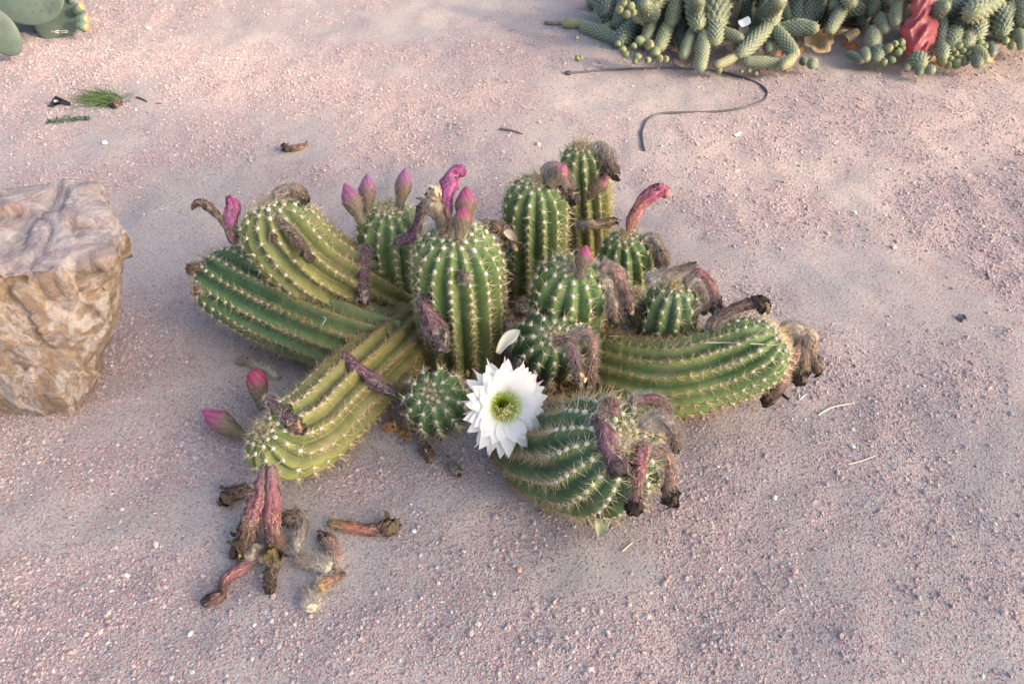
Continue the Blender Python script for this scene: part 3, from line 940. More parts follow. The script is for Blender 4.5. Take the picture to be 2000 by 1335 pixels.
W = [  # pixel path, pixel radii, colour run, options
    ([(470, 452), (445, 440), (410, 406), (387, 395), (373, 410)], [10, 10, 9, 9, 7], 'brown', dict(hair=.4, crumple=.5)),
    ([(458, 480), (450, 435), (453, 400), (442, 384)], [8, 14, 15, 10], 'magenta', dict(hair=.15, crumple=.5, start=tipd(1, .02))),
    ([(536, 392), (556, 374), (582, 378), (600, 395)], [13, 16, 15, 10], 'grey', dict(hair=1.4, crumple=.8)),
    ([(536, 424), (566, 446), (590, 482), (610, 512)], [8, 10, 11, 11], 'brown', dict(hair=1.0, crumple=.7)),
    ([(404, 515), (386, 520), (368, 530)], [11, 13, 12], 'brown', dict(hair=.5, crumple=.5)),
    ([(398, 562), (386, 566), (374, 570)], [9, 10, 8], 'brown', dict(hair=.5, crumple=.3)),
    ([(714, 476), (712, 520), (710, 560), (712, 592)], [12, 12, 12, 13], 'purple', dict(hair=1.3, crumple=.9, endcol=(.30, .22, .15))),
    ([(766, 472), (790, 468), (808, 450), (824, 415), (833, 392)], [12, 12, 12, 13, 10], 'purple', dict(hair=1.0, crumple=.6)),
    ([(868, 462), (860, 430), (850, 400), (842, 376)], [10, 12, 20, 20], 'tan', dict(hair=.5, crumple=1.2, endcol=(.36, .28, .19), start=tipd(3, .02))),
    ([(872, 452), (872, 405), (880, 366), (892, 334), (908, 340)], [9, 13, 19, 15, 10], 'magenta', dict(hair=.15, crumple=.7, scales=.5, start=tipd(3, .05))),
    ([(822, 572), (830, 600), (848, 640), (860, 672)], [14, 19, 25, 27], 'purple', dict(hair=.5, crumple=1.2, scales=2.2, endcol=(.13, .10, .09))),
    ([(940, 432), (965, 442), (988, 455), (1004, 480)], [10, 15, 16, 14], 'brown', dict(hair=.5, crumple=1.0, start=tipd(3, .09), endcol=(.22, .16, .10))),
    ([(1078, 356), (1068, 334), (1086, 336), (1106, 362), (1120, 398)], [12, 15, 16, 16, 15], 'grey', dict(hair=2.2, crumple=1, hair_len=.013)),
    ([(1156, 296), (1170, 283), (1187, 306), (1200, 345)], [11, 13, 13, 13], 'grey', dict(hair=2.0, crumple=1, hair_len=.014)),
    ([(1122, 436), (1150, 438), (1180, 435), (1204, 432)], [7, 8, 9, 8], 'beige', dict(hair=1, crumple=1)),
    ([(1226, 462), (1238, 425), (1260, 390), (1284, 372), (1306, 382)], [7, 11, 16, 18, 12], 'rose', dict(hair=.1, crumple=.8, scales=1.2, start=tipd(7, .01))),
    ([(1252, 470), (1274, 464), (1290, 490), (1293, 528)], [11, 13, 14, 13], 'grey', dict(hair=1.8, crumple=.8)),
    ([(1168, 532), (1190, 520), (1210, 545), (1226, 585), (1233, 612)], [11, 12, 13, 15, 12], 'coral', dict(hair=2.0, crumple=.7, endcol=(.22, .13, .08))),
    ([(1172, 540), (1190, 562), (1200, 600), (1206, 632)], [12, 13, 14, 12], 'beige', dict(hair=2.2, crumple=.5)),
    ([(1262, 548), (1290, 537), (1330, 525), (1362, 515)], [13, 11, 10, 7], 'grey', dict(hair=1.8, crumple=.6, start=tipd(8, -.01))),
    ([(1336, 556), (1360, 532), (1385, 552), (1398, 592), (1396, 618)], [10, 11, 12, 14, 13], 'pink', dict(hair=1.6, crumple=.8)),
    ([(1342, 562), (1362, 550), (1375, 580), (1372, 615)], [9, 10, 10, 10], 'grey', dict(hair=1.6, crumple=.5)),
    ([(1384, 648), (1400, 622), (1440, 601), (1474, 589), (1492, 600)], [15, 12, 10, 11, 16], 'brown', dict(hair=1.0, crumple=1.2)),
    ([(1526, 655), (1546, 642), (1560, 662), (1546, 712), (1520, 758), (1496, 792)], [11, 13, 14, 15, 16, 13], 'coral', dict(hair=2.0, crumple=1)),
    ([(1524, 645), (1556, 642), (1572, 690), (1562, 745)], [11, 14, 15, 16], 'beige', dict(hair=2.4, crumple=1.2)),
    ([(1524, 640), (1570, 645), (1588, 690), (1602, 728)], [11, 14, 14, 13], 'beige', dict(hair=2.4, crumple=1.1)),
    ([(1080, 668), (1112, 664), (1124, 700), (1130, 735), (1134, 755)], [14, 13, 12, 13, 15], 'purple', dict(hair=2.0, crumple=1, endcol=(.36, .27, .15))),
    ([(1112, 656), (1146, 652), (1160, 690), (1156, 730), (1155, 762)], [10, 11, 12, 13, 11], 'coral', dict(hair=2.0, crumple=.8)),
    ([(1162, 812), (1176, 834), (1194, 880), (1210, 932)], [15, 18, 19, 22], 'purple', dict(hair=1.0, crumple=.8, scales=1.8)),
    ([(1252, 862), (1252, 900), (1246, 950), (1240, 1000)], [15, 18, 17, 20], 'pink', dict(hair=1.0, crumple=1.3, scales=2.2)),
    ([(1262, 868), (1298, 888), (1310, 930), (1304, 975)], [12, 13, 15, 18], 'coral', dict(hair=1.2, crumple=1.2, scales=1.8)),
    ([(1226, 794), (1258, 778), (1290, 785), (1312, 818)], [13, 15, 14, 10], 'pink', dict(hair=2.4, crumple=.2)),
    ([(1248, 838), (1280, 820), (1310, 832), (1320, 885)], [12, 13, 13, 9], 'grey', dict(hair=2.4, crumple=.3)),
    ([(1190, 812), (1190, 794), (1190, 780)], [13, 15, 10], 'pink', dict(hair=1.4, crumple=.0)),
    ([(522, 768), (545, 800), (570, 825), (594, 840)], [9, 12, 14, 14], 'purple', dict(hair=1.0, crumple=1, endcol=(.30, .18, .10))),
    ([(668, 688), (690, 710), (730, 745), (772, 770)], [9, 12, 13, 12], 'purple', dict(hair=.2, crumple=.4)),
    ([(514, 905), (515, 950), (500, 1000), (482, 1050), (472, 1076)], [12, 17, 22, 21, 16], 'pink', dict(hair=.4, crumple=1.7, scales=2.4, endcol=(.09, .065, .035))),
    ([(532, 905), (532, 960), (531, 1010), (536, 1060), (530, 1098)], [12, 15, 16, 18, 18], 'pink', dict(hair=.4, crumple=2.0, scales=2, endcol=(.12, .09, .04))),
    ([(908, 546), (908, 538), (908, 531)], [11, 12, 8], 'grey', dict(hair=1.0, crumple=0, hair_len=.006, scales=0)),
    ([(1018, 612), (1018, 596), (1019, 578)], [12, 13, 8], 'fluff', dict(hair=1.4, crumple=0, scales=0)),
    ([(534, 468), (535, 464), (536, 460)], [7, 7, 5], 'brown', dict(hair=.5, crumple=0, scales=0, hair_len=.005)),
    ([(1062, 800), (1058, 790), (1056, 778)], [15, 17, 10], 'fluff', dict(hair=1.6, crumple=0, scales=0)),
    ([(1356, 612), (1362, 598), (1364, 588)], [8, 8, 5], 'fluff', dict(hair=1, crumple=0, scales=0)),
    ([(1222, 650), (1226, 642), (1228, 634)], [10, 9, 5], 'fluff', dict(hair=1, crumple=0, scales=0)),
    ([(1248, 612), (1256, 606), (1262, 600)], [14, 14, 8], 'beige', dict(hair=1.6, crumple=0, scales=0)),
]
for i, (pix, rp, run, kw) in enumerate(W):
    withered(pix, rp, run, seed=i, **kw)

# ------------------------------------------------------------------ buds
def bud(pix, rmax, seed, start=None, tipc=(.46, .07, .20), blunt=False, pinkness=.48):
    r_ = np.random.default_rng(7000 + seed)
    p, r = lay(pix, [rmax * .5] * len(pix), start)
    m, K = 40, 32
    path, _, L = catmull(p, m)
    T, N, B = frames(path)
    R0 = rmax * depth(path[m // 2]) / FPX
    t = np.linspace(0, 1, m)
    prof = np.interp(t, [0, .06, .22, .42, .52, .60, .72, .86, .95, 1.0], [.3, .42, .52, .84, .97, 1.0, .86, .52, .24, .03] if not blunt else [.3, .42, .52, .84, .97, 1.0, .98, .86, .6, .1])
    th = np.arange(K) * 2 * math.pi / K
    A = th[None] + 1.1 * t[:, None] * np.clip(t[:, None] - .4, 0, 1) * 2
    up_ = np.clip((t - .5) / .2, 0, 1)[:, None]
    rr = R0 * prof[:, None] * (1 + up_ * .07 * (np.abs(np.sin(4 * A)) - .6) + (1 - up_) * .05 * np.sin(9 * th[None] + 22 * t[:, None]))
    V = path[:, None] + (np.cos(th)[None, :, None] * N[:, None] + np.sin(th)[None, :, None] * B[:, None]) * rr[..., None]
    nz = vn(V.reshape(-1, 3), 160, seed).reshape(m, K)
    low = np.array([.11, .10, .05]); mid = np.array([.17, .11, .085])
    C = lerp(low, mid, np.clip(t / .5, 0, 1))[:, None].repeat(K, 1)
    pk = np.clip((t[:, None] - pinkness + .10 * nz + .05 * np.sin(8 * A)) / .26, 0, 1)[..., None]
    C = C * (1 - pk) + np.array(tipc) * (.55 + .5 * np.abs(np.sin(4 * A))[..., None]) * pk
    b = Bag(); b.add(V.reshape(-1, 3), grid_faces(m, K), C.reshape(-1, 3))
    o = b.build("bud", M_BUD, clump)
    # overlapping pointed scales
    s = Bag()
    ns = 110
    ti = np.sort(r_.uniform(.08, .60, ns)); ang = np.arange(ns) * 2.39996
    idx = (ti * (m - 1)).astype(int)
    rd = np.cos(ang)[:, None] * N[idx] + np.sin(ang)[:, None] * B[idx]
    dr = np.gradient(prof * R0, L / (m - 1))[idx][:, None]
    fw = nrm(T[idx] + rd * dr); sd_ = nrm(np.cross(fw, rd)); nn = np.cross(sd_, fw)
    base = path[idx] + rd * (prof[idx] * R0 * 1.0)[:, None]
    ll = (R0 * .42 * (.5 + ti))[:, None]; w = ll * .20
    S = np.stack([base - sd_ * w * .8, base + sd_ * w * .8, base + fw * ll * .6 + sd_ * w + nn * .0007, base + fw * ll + nn * .0011, base + fw * ll * .6 - sd_ * w + nn * .0007], 1)
    c = lerp([.12, .11, .05], np.array(tipc) * .45 + np.array([.07, .05, .03]), np.clip((ti - .48) / .3, 0, 1)) * r_.uniform(.7, 1.3, (ns, 1))
    cc = np.repeat(c[:, None], 5, 1); cc[:, 3] = cc[:, 3] * .45 + np.array([.36, .28, .16]) * .55
    s.add(S.reshape(-1, 3), np.arange(ns * 5).reshape(-1, 5), cc.reshape(-1, 3))
    s.build("scales", M_BUD, o, kind="stuff", smooth=False)
    h = Bag(); nh = 260
    ti = r_.uniform(0, .6, nh); ang = r_.uniform(0, 6.28, nh); idx = (ti * (m - 1)).astype(int)
    rd = np.cos(ang)[:, None] * N[idx] + np.sin(ang)[:, None] * B[idx]
    ribbons(h, path[idx] + rd * (prof[idx] * R0)[:, None], nrm(rd + T[idx] * .6 + r_.normal(0, .3, (nh, 3))), nrm(T[idx] + rd * .4 + r_.normal(0, .4, (nh, 3))),
            r_.uniform(.005, .012, nh), r_.uniform(.0004, .0007, nh), np.tile([.30, .25, .2], (nh, 1)), np.tile([.55, .5, .43], (nh, 1)))
    h.build("hair", M_HAIR, o, kind="stuff")
    return o

PURP = (.28, .10, .19)
bud([(708, 440), (696, 412), (684, 385), (673, 357)], 19, 0, start=tipd(2, -.03), tipc=(.33, .09, .19))
bud([(718, 425), (717, 398), (717, 370), (717, 338)], 17, 1, start=tipd(2, .0), tipc=PURP)
bud([(781, 410), (783, 388), (788, 360), (792, 327)], 17, 2, start=tipd(2, .02), tipc=PURP)
bud([(905, 452), (908, 425), (910, 392), (911, 362)], 21, 3, start=tipd(3, .01), tipc=(.33, .075, .15))
bud([(895, 470), (899, 450), (903, 428), (905, 402)], 19, 4, start=tipd(3, -.035), tipc=(.33, .06, .12))
bud([(1072, 366), (1082, 352), (1094, 338), (1106, 322)], 18, 5, start=tipd(4, -.02), tipc=(.36, .09, .15))
bud([(1148, 388), (1158, 372), (1172, 357), (1188, 341)], 17, 6, tipc=(.32, .11, .14))
bud([(1134, 545), (1137, 525), (1141, 502), (1145, 478)], 17, 7, start=tipd(6, -.02), tipc=(.36, .07, .13))
bud([(512, 800), (507, 775), (502, 748), (498, 720)], 20, 8, tipc=(.34, .05, .11), blunt=True)
bud([(486, 856), (458, 841), (428, 822), (394, 800)], 22, 9, tipc=(.34, .07, .17))

# ------------------------------------------------------------------ the open white flower
def open_flower():
    r_ = np.random.default_rng(90)
    O = D(986, 794, hit(930, 730) - 0.16 if hit(930, 730) else 1.5)
    d_fl = min(1.50, depth(O)); O = D(986, 794, d_fl)
    vw = nrm(CAM - O)
    n = nrm(vw + RGT * .20 - UPV * .10)
    e1 = nrm(RGT - n * np.dot(RGT, n)); e2 = np.cross(n, e1)
    S = d_fl / FPX                                     # metres per photo pixel here
    # tube behind, running down to the stems
    back = O - n * .03
    pth = np.array([P(1020, 800, .06), back * .55 + P(1010, 800, .06) * .45, back])
    tube, pet, hb = dried_parts(pth, [.011, .014, .02], 'olive', 900, hair=.6, crumple=0, scales=2)
    fl = tube.build("open_flower", M_DRY, clump)
    fl["label"] = "open white flower with green throat and yellow stamens"
    hb.build("hair", M_HAIR, fl, kind="stuff")
    # throat funnel
    m, K = 16, 40
    t = np.linspace(0, 1, m); th = np.arange(K) * 2 * math.pi / K
    rr = (2 + 28 * t ** .8) * S
    zz = (-42 + 42 * t) * S
    V = O + (np.cos(th)[None, :, None] * e1 + np.sin(th)[None, :, None] * e2) * rr[:, None, None] + n * zz[:, None, None]
    C = np.stack([np.interp(t, [0, .5, .85, 1], [.26, .40, .62, .86]), np.interp(t, [0, .5, .85, 1], [.36, .52, .70, .85]), np.interp(t, [0, .5, .85, 1], [.02, .05, .3, .74])], -1)
    b = Bag(); b.add(V.reshape(-1, 3), grid_faces(m, K), np.repeat(C, K, 0)); b.build("throat", M_PETAL, fl)
    whorls = [  # number, base radius, length, start and end angle from the axis, half width, height offset
        (18, 28, 44, 40, 80, 13.5, 0), (21, 29, 53, 48, 91, 12.5, -3), (24, 30, 60, 58, 99, 11, -6), (18, 29, 65, 72, 104, 7.5, -9)]
    for wi, (cnt, rb, ln, a0, a1, hw, zo) in enumerate(whorls):
        for k in range(cnt):
            ph = 2 * math.pi * (k + .5 * (wi % 2)) / cnt + r_.normal(0, .06) + wi * .23
            er = e1 * math.cos(ph) + e2 * math.sin(ph); et = nrm(np.cross(n, er))
            stretch = 1 + .17 * abs(math.sin(ph)) - .10 * abs(math.cos(ph))
            L = ln * stretch * r_.uniform(.9, 1.08) * S
            m, kk = 12, 7
            p = O + er * rb * S + n * zo * S
            aa0 = math.radians(a0 + r_.normal(0, 7)); aa1 = math.radians(a1 + r_.normal(0, 11))
            tw = r_.normal(0, .12)
            Vp, Cp = [], []
            for j in range(m):
                t = j / (m - 1)
                an = aa0 + (aa1 - aa0) * t
                d = er * math.sin(an) + n * math.cos(an); nn = -er * math.cos(an) + n * math.sin(an)
                if wi < 3:
                    w = hw * S * (0.45 + .60 * math.sin(math.pi * min(1, t * .70)) ** .8) * (1 if t < .58 else max(.02, (1 - ((t - .58) / .42) ** 1.7)))
                else:
                    w = hw * S * (.55 + .45 * math.sin(math.pi * t ** .8)) * max(.02, 1 - t ** 3)
                for q in range(kk):
                    s = q / (kk - 1) * 2 - 1
                    cup = (.30 - .25 * t) * s * s * w + tw * s * w * t + .04 * w * math.sin(9 * s + 5 * t + k)
                    Vp.append(p + et * s * w + nn * cup)
                    if wi < 3:
                        c = np.array([.88, .865, .82]) if t > .3 else lerp([.62, .72, .34], [.88, .865, .82], t / .3)
                    else:
                        c = lerp([.72, .74, .60], [.72, .40, .55], max(0, (t - .55) / .45)) if k % 3 else lerp([.74, .74, .64], [.82, .78, .72], t)
                    Cp.append(c)
                p = p + d * L / (m - 1)
            bb = Bag(); bb.add(np.array(Vp), grid_faces(m, kk, closed=False), np.array(Cp)); bb.build("petal", M_PETAL, fl)
    # stamens: a bundle along the lower wall and a ring round the mouth
    st = Bag()
    iv, if_ = ico()
    for k in range(170):
        ring = k < 60
        ph = r_.uniform(0, 6.28) if ring else r_.normal(-1.2, .9)
        r0 = (22 if ring else r_.uniform(4, 15)) * S; z0 = (-6 if ring else r_.uniform(-34, -22)) * S
        er = e1 * math.cos(ph) + e2 * math.sin(ph)
        a = O + er * r0 + n * z0
        if ring: e_ = O + er * (22 + r_.uniform(2, 9)) * S + n * r_.uniform(3, 9) * S
        else: e_ = O + er * r_.uniform(6, 24) * S + n * r_.uniform(-10, 5) * S + r_.normal(0, 2.0, 3) * S
        cones(st, a[None], (e_ - a)[None], np.array([np.linalg.norm(e_ - a)]), np.array([.00045]), np.array([[.58, .66, .20]]), np.array([[.80, .80, .42]]))
        st.add(e_ + iv * np.array([1, .7, .7]) * .0014 * r_.uniform(.8, 1.3), if_, np.array([.86, .78, .36]) * r_.uniform(.9, 1.1))
    for k in range(11):                                # stigma lobes
        d = nrm(n + e1 * r_.normal(0, .5) + e2 * r_.normal(0, .5))
        cones(st, (O + e1 * 6 * S - e2 * 8 * S - n * 12 * S)[None], d[None], np.array([.018]), np.array([.0008]), np.array([[.6, .66, .2]]), np.array([[.72, .74, .32]]))
    st.build("stamens", M_STAMEN, fl, kind="stuff")
open_flower()

# ------------------------------------------------------------------ fallen flowers
FALLEN = [
    ([(520, 1080), (472, 1108), (438, 1132), (428, 1160), (394, 1174)], [9, 11, 12, 14, 11], 'pink', "dark red fallen flower bent like an elbow with a black shrivelled end", dict(hair=.1, crumple=.9, scales=2, endcol=(.05, .04, .03))),
    ([(496, 958), (468, 960), (438, 972)], [9, 14, 14], 'brown', "short black crumpled flower lying alone beside the sprawling stem", dict(hair=.3, crumple=1.2, scales=.3, endcol=(.09, .07, .04))),
    ([(578, 1085), (583, 1050), (592, 1020), (572, 1010), (550, 1020)], [6, 10, 13, 14, 12], 'grey', "grey fallen flower hooked over at its blackened top", dict(hair=1.0, crumple=1)),
    ([(638, 1018), (680, 1028), (730, 1033), (772, 1026)], [11, 11, 11, 20], 'olive', "straight orange red fallen flower with olive base and knobbly dark head", dict(hair=.3, crumple=1.5, scales=1.5, endcol=(.10, .07, .04))),
    ([(662, 1116), (655, 1082), (640, 1052), (620, 1052)], [5, 12, 14, 12], 'coral', "coral streaked fallen flower with a drooping maroon head", dict(hair=.5, crumple=1, scales=2, endcol=(.07, .035, .03))),
    ([(648, 1106), (615, 1098), (572, 1090)], [13, 11, 8], 'fluff', "cream fluffy flower base lying on its side", dict(hair=2, crumple=.2, scales=.5, hair_len=.012)),
    ([(616, 1146), (645, 1132), (674, 1118)], [15, 11, 5], 'olive', "yellow green flower base with short orange hairs", dict(hair=1.2, crumple=0, scales=.6, hair_len=.008)),
    ([(609, 1188), (605, 1165), (590, 1146)], [14, 9, 4], 'fluff', "white woolly tuft with a pale yellow end", dict(hair=2, crumple=0, scales=0, hair_len=.012)),
    ([(540, 1085), (528, 1120), (526, 1152)], [10, 13, 12], 'brown', "black shrivelled flower end with a curled pale petal below the pile", dict(hair=.4, crumple=1.6, endcol=(.10, .075, .04))),
    ([(604, 277), (586, 287), (566, 291), (552, 288)], [5, 6, 7, 8], 'brown', "small dark flower lying alone on open gravel behind the cactus", dict(hair=.2, crumple=1)),
    ([(546, 738), (522, 722), (492, 706), (460, 706)], [7, 7, 8, 10], 'fluff', "flower bristling with white hairs with a brown head, behind a pink bud", dict(hair=1.6, crumple=.6, hair_len=.012, endcol=(.16, .11, .07))),
    ([(822, 866), (834, 880), (838, 894)], [10, 12, 10], 'brown', "dark spidery flower in front of the small ball shaped stem", dict(hair=.4, crumple=1.2, endcol=(.12, .08, .04))),
    ([(868, 888), (884, 910), (896, 926)], [5, 8, 11], 'fluff', "grey fluffy flower with a cream tip below the white blossom", dict(hair=1.6, crumple=0, scales=0, hair_len=.012)),
]
FALLEN += [
    ([(552, 1072), (522, 1086), (496, 1078), (470, 1082)], [9, 14, 15, 9], 'tan', "tangle of blackened petals with yellow edges in the middle of the pile", dict(hair=.6, crumple=2.2, scales=.3, endcol=(.11, .08, .035), n_strips=30)),
    ([(470, 1050), (462, 1066), (458, 1084)], [8, 10, 9], 'brown', "small curled black petal scrap at the edge of the pile", dict(hair=.2, crumple=1.4, scales=0, endcol=(.07, .05, .03))),
]
for i, (pix, rp, run, lab, kw) in enumerate(FALLEN):
    fallen(pix, rp, run, lab, 200 + i, **kw)

# ------------------------------------------------------------------ leaf litter packed between the stems
def litter():
    b = Bag()
    r_ = np.random.default_rng(33)
    spots = [(1110, 770, 60, 26, 240), (1190, 650, 45, 20, 140), (800, 840, 50, 25, 110), (1010, 620, 25, 40, 120), (1150, 450, 50, 30, 120), (985, 520, 30, 60, 90),
             (720, 610, 35, 25, 60), (850, 720, 50, 25, 90), (1290, 670, 70, 14, 90), (1080, 810, 50, 25, 110), (960, 760, 60, 40, 100)]
    for (x, y, sx, sy, cnt) in spots:
        for _ in range(cnt):
            px, py = r_.normal(x, sx * .6), r_.normal(y, sy * .6)
            p = G(px, py, .002) + np.array([0, 0, abs(r_.normal(0, .018))])
            u = nrm(r_.normal(size=3)); v = nrm(np.cross(u, r_.normal(size=3))); w = np.cross(u, v)
            l = r_.uniform(.003, .013); ww = l * r_.uniform(.2, .6)
            q = [p - u * l, p - u * .2 * l + v * ww + w * .2 * l, p + u * l + w * .3 * l, p - v * ww]
            c = np.array(random.choice([(.36, .22, .10), (.26, .15, .07), (.46, .33, .18), (.16, .10, .06), (.50, .30, .16), (.34, .26, .19)])) * r_.uniform(.7, 1.2)
            b.add(np.array(q), np.array([[0, 1, 2], [0, 2, 3]]), c)
    o = b.build("dry_litter", M_LITTER, kind="stuff", smooth=False)
    tag(o, "crumbled brown plant litter packed between the cactus stems", "plant litter", kind="stuff")
litter()

def leaf(pix, hw, c0, c1, name, label, cat, start=None, ground=False, curl=.3, seed=0, mat=None, thick=.0008):
    """a curved leaf or petal along a pixel path, with real thickness"""
    r_ = np.random.default_rng(seed)
    p, r = lay(pix, [3] * len(pix), start, ground=ground)
    m, k = 14, 7
    path, _, L = catmull(p, m)
    T = nrm(np.gradient(path, axis=0))
    vw = nrm(CAM - path.mean(0))
    sd_ = nrm(np.cross(T, vw)); nn = np.cross(sd_, T)
    w = hw * depth(path.mean(0)) / FPX
    top, cc = [], []
    for j in range(m):
        t = j / (m - 1)
        ww = w * (np.sin(math.pi * min(1, .06 + .94 * t)) ** .7) * (1 + .12 * math.sin(7 * t + seed)) + .0004
        for q in range(k):
            s = q / (k - 1) * 2 - 1
            top.append(path[j] + sd_[j] * s * ww * (1 + .1 * math.sin(5 * t + 3 * s)) + nn[j] * (.003 + w * curl * (s * s - .3) + .12 * w * math.sin(5 * t + 2 * s + seed)))
            cc.append(lerp(c0, c1, min(1, max(0, t + .15 * s))))
    top = np.array(top); f = grid_faces(m, k, closed=False)
    bot = top - np.repeat(nn, k, 0) * thick
    V = np.vstack([top, bot]); n = len(top)
    rim = [j * k for j in range(m)] + [(m - 1) * k + q for q in range(1, k)] + [j * k + k - 1 for j in range(m - 2, -1, -1)] + list(range(k - 2, 0, -1))
    rf = np.array([[a, b, b + n, a + n] for a, b in zip(rim, rim[1:] + rim[:1])])
    o = obj(name, V, [np.vstack([f, f[:, ::-1] + n, rf])], mat or M_LEAF, cols=np.vstack([cc, cc]))
    tag(o, label, cat)
    return o

leaf([(972, 690), (985, 668), (1000, 655), (1016, 644)], 12, (.70, .68, .56), (.78, .77, .68), "fallen_petal", "pale cream fallen petal resting on spines above the white blossom", "petal", curl=.45, seed=3, mat=M_PETAL, start=hit(1040, 700) - .02)
leaf([(1172, 1046), (1174, 1030), (1176, 1016), (1180, 1006)], 15, (.46, .47, .26), (.56, .54, .32), "fallen_petal", "limp greenish yellow petal under the broad front stem", "petal", curl=.4, seed=5, start=ground_depth(1172, 1046) - .04)
leaf([(752, 832), (768, 836), (782, 843)], 11, (.44, .22, .07), (.52, .30, .10), "dry_leaf", "orange brown dry leaf standing on edge beside the small ball stem", "leaf", ground=True, curl=.5, seed=6)
leaf([(780, 850), (795, 843), (808, 836)], 8, (.46, .25, .09), (.50, .30, .12), "dry_leaf", "flatter orange dry leaf tucked under the small ball stem", "leaf", ground=True, curl=.3, seed=9)
leaf([(715, 600), (722, 603), (732, 607)], 6, (.52, .43, .30), (.45, .34, .22), "dry_leaf", "small tan leaf scrap caught below a hanging withered flower", "leaf", curl=.4, seed=11)
leaf([(985, 450), (996, 458), (1006, 470)], 8, (.58, .48, .36), (.50, .40, .28), "dry_leaf", "curled tan leaf scrap wedged between two upright columns", "leaf", curl=.5, seed=12, start=tipd(3, .05))

def strand(pix, w, c, name, label, cat, ground=True, start=None, mat=None, group=None, K=6, taper=True, n=26):
    p, r = lay(pix, [w] * len(pix), start, ground=ground)
    path, R, L = catmull(p, n, r)
    if taper: R = R * np.interp(np.linspace(0, 1, n), [0, .1, .8, 1], [.5, 1, .8, .25])
    T, N, B = frames(path)
    th = np.arange(K) * 2 * math.pi / K
    V = path[:, None] + (np.cos(th)[None, :, None] * N[:, None] + np.sin(th)[None, :, None] * B[:, None]) * R[:, None, None]
    Vf = np.vstack([V.reshape(-1, 3), path[:1], path[-1:]])
    e = n * K
    caps = np.array([[(j + 1) % K, j, e] for j in range(K)] + [[(n - 1) * K + j, (n - 1) * K + (j + 1) % K, e + 1] for j in range(K)])
    o = obj(name, Vf, [grid_faces(n, K), caps], mat or M_STRAW, cols=np.tile(c, (len(Vf), 1)))
    return tag(o, label, cat, group)

ST = (.72, .62, .44)
strand([(1372, 669), (1420, 669), (1470, 671), (1518, 674)], 1.6, ST, "dry_grass_blade", "pale straw lying across the ribs of the long right stem", "straw", ground=False)
strand([(1188, 656), (1215, 657), (1248, 661)], 1.5, ST, "dry_grass_blade", "short pale straw in the gap above the long right stem", "straw", ground=False)
strand([(1092, 782), (1110, 786), (1130, 779), (1146, 783)], 1.6, (.70, .58, .38), "dry_grass_blade", "wavy straw on the litter beside the white blossom", "straw", ground=False)
strand([(1598, 810), (1620, 797), (1642, 791), (1668, 787)], 1.7, ST, "dry_grass_blade", "curved straw on gravel off the tip of the long right stem", "straw")
strand([(1655, 906), (1678, 901), (1700, 893), (1712, 889)], 1.4, (.66, .54, .42), "dry_grass_blade", "faint pinkish straw lying on open gravel", "straw")
strand([(1215, 1076), (1225, 1067), (1237, 1057)], 1.4, ST, "dry_grass_blade", "short white straw just below the greenish yellow petal", "straw")
strand([(1272, 1275), (1286, 1290), (1300, 1304)], 1.1, (.60, .56, .52), "dry_grass_blade", "thin grey straw among coarse pebbles", "straw")
strand([(1560, 768), (1562, 780), (1566, 776), (1576, 768)], 1.1, (.75, .73, .70), "dry_grass_blade", "tiny white forked straw beneath the drooping flowers", "straw")
strand([(1520, 1195), (1527, 1191), (1534, 1186)], 1.0, (.70, .66, .6), "dry_grass_blade", "tiny pale straw sliver on sandy gravel", "straw")
strand([(975, 252), (998, 255), (1022, 262)], 3.2, (.15, .11, .10), "twig", "short dark twig lying on pale sand behind the cactus", "twig")
strand([(1925, 530), (1929, 538), (1932, 545), (1924, 544)], 1.8, (.08, .07, .07), "twig", "tiny hooked dark twig on sandy ground", "twig")
strand([(626, 650), (630, 634), (636, 622), (630, 618)], 1.3, (.30, .46, .42), "thread", "thin teal thread caught on the dark green stem", "thread", ground=False)

# ------------------------------------------------------------------ irrigation hose
hp = [(1110, 143), (1200, 137), (1300, 133), (1400, 140), (1460, 155), (1490, 170), (1498, 183), (1488, 198), (1450, 211), (1400, 218), (1330, 220), (1290, 222), (1266, 233), (1255, 255), (1255, 275), (1259, 294)]
hose = empty("drip_hose", G(1300, 180))
tag(hose, "thin black irrigation hose curling in a loop on the sand", "hose")
hc = strand(hp, 2.4, (.075, .07, .07), "pipe", None, None, mat=M_HOSE, K=10, taper=False, n=140)
hc.name = "pipe"; set_parent(hc, hose)
hc = strand([(1105, 143), (1110, 143), (1114, 143)], 5, (.05, .045, .045), "end_cap", None, None, mat=M_HOSE, K=10, taper=False, n=6)
set_parent(hc, hose)

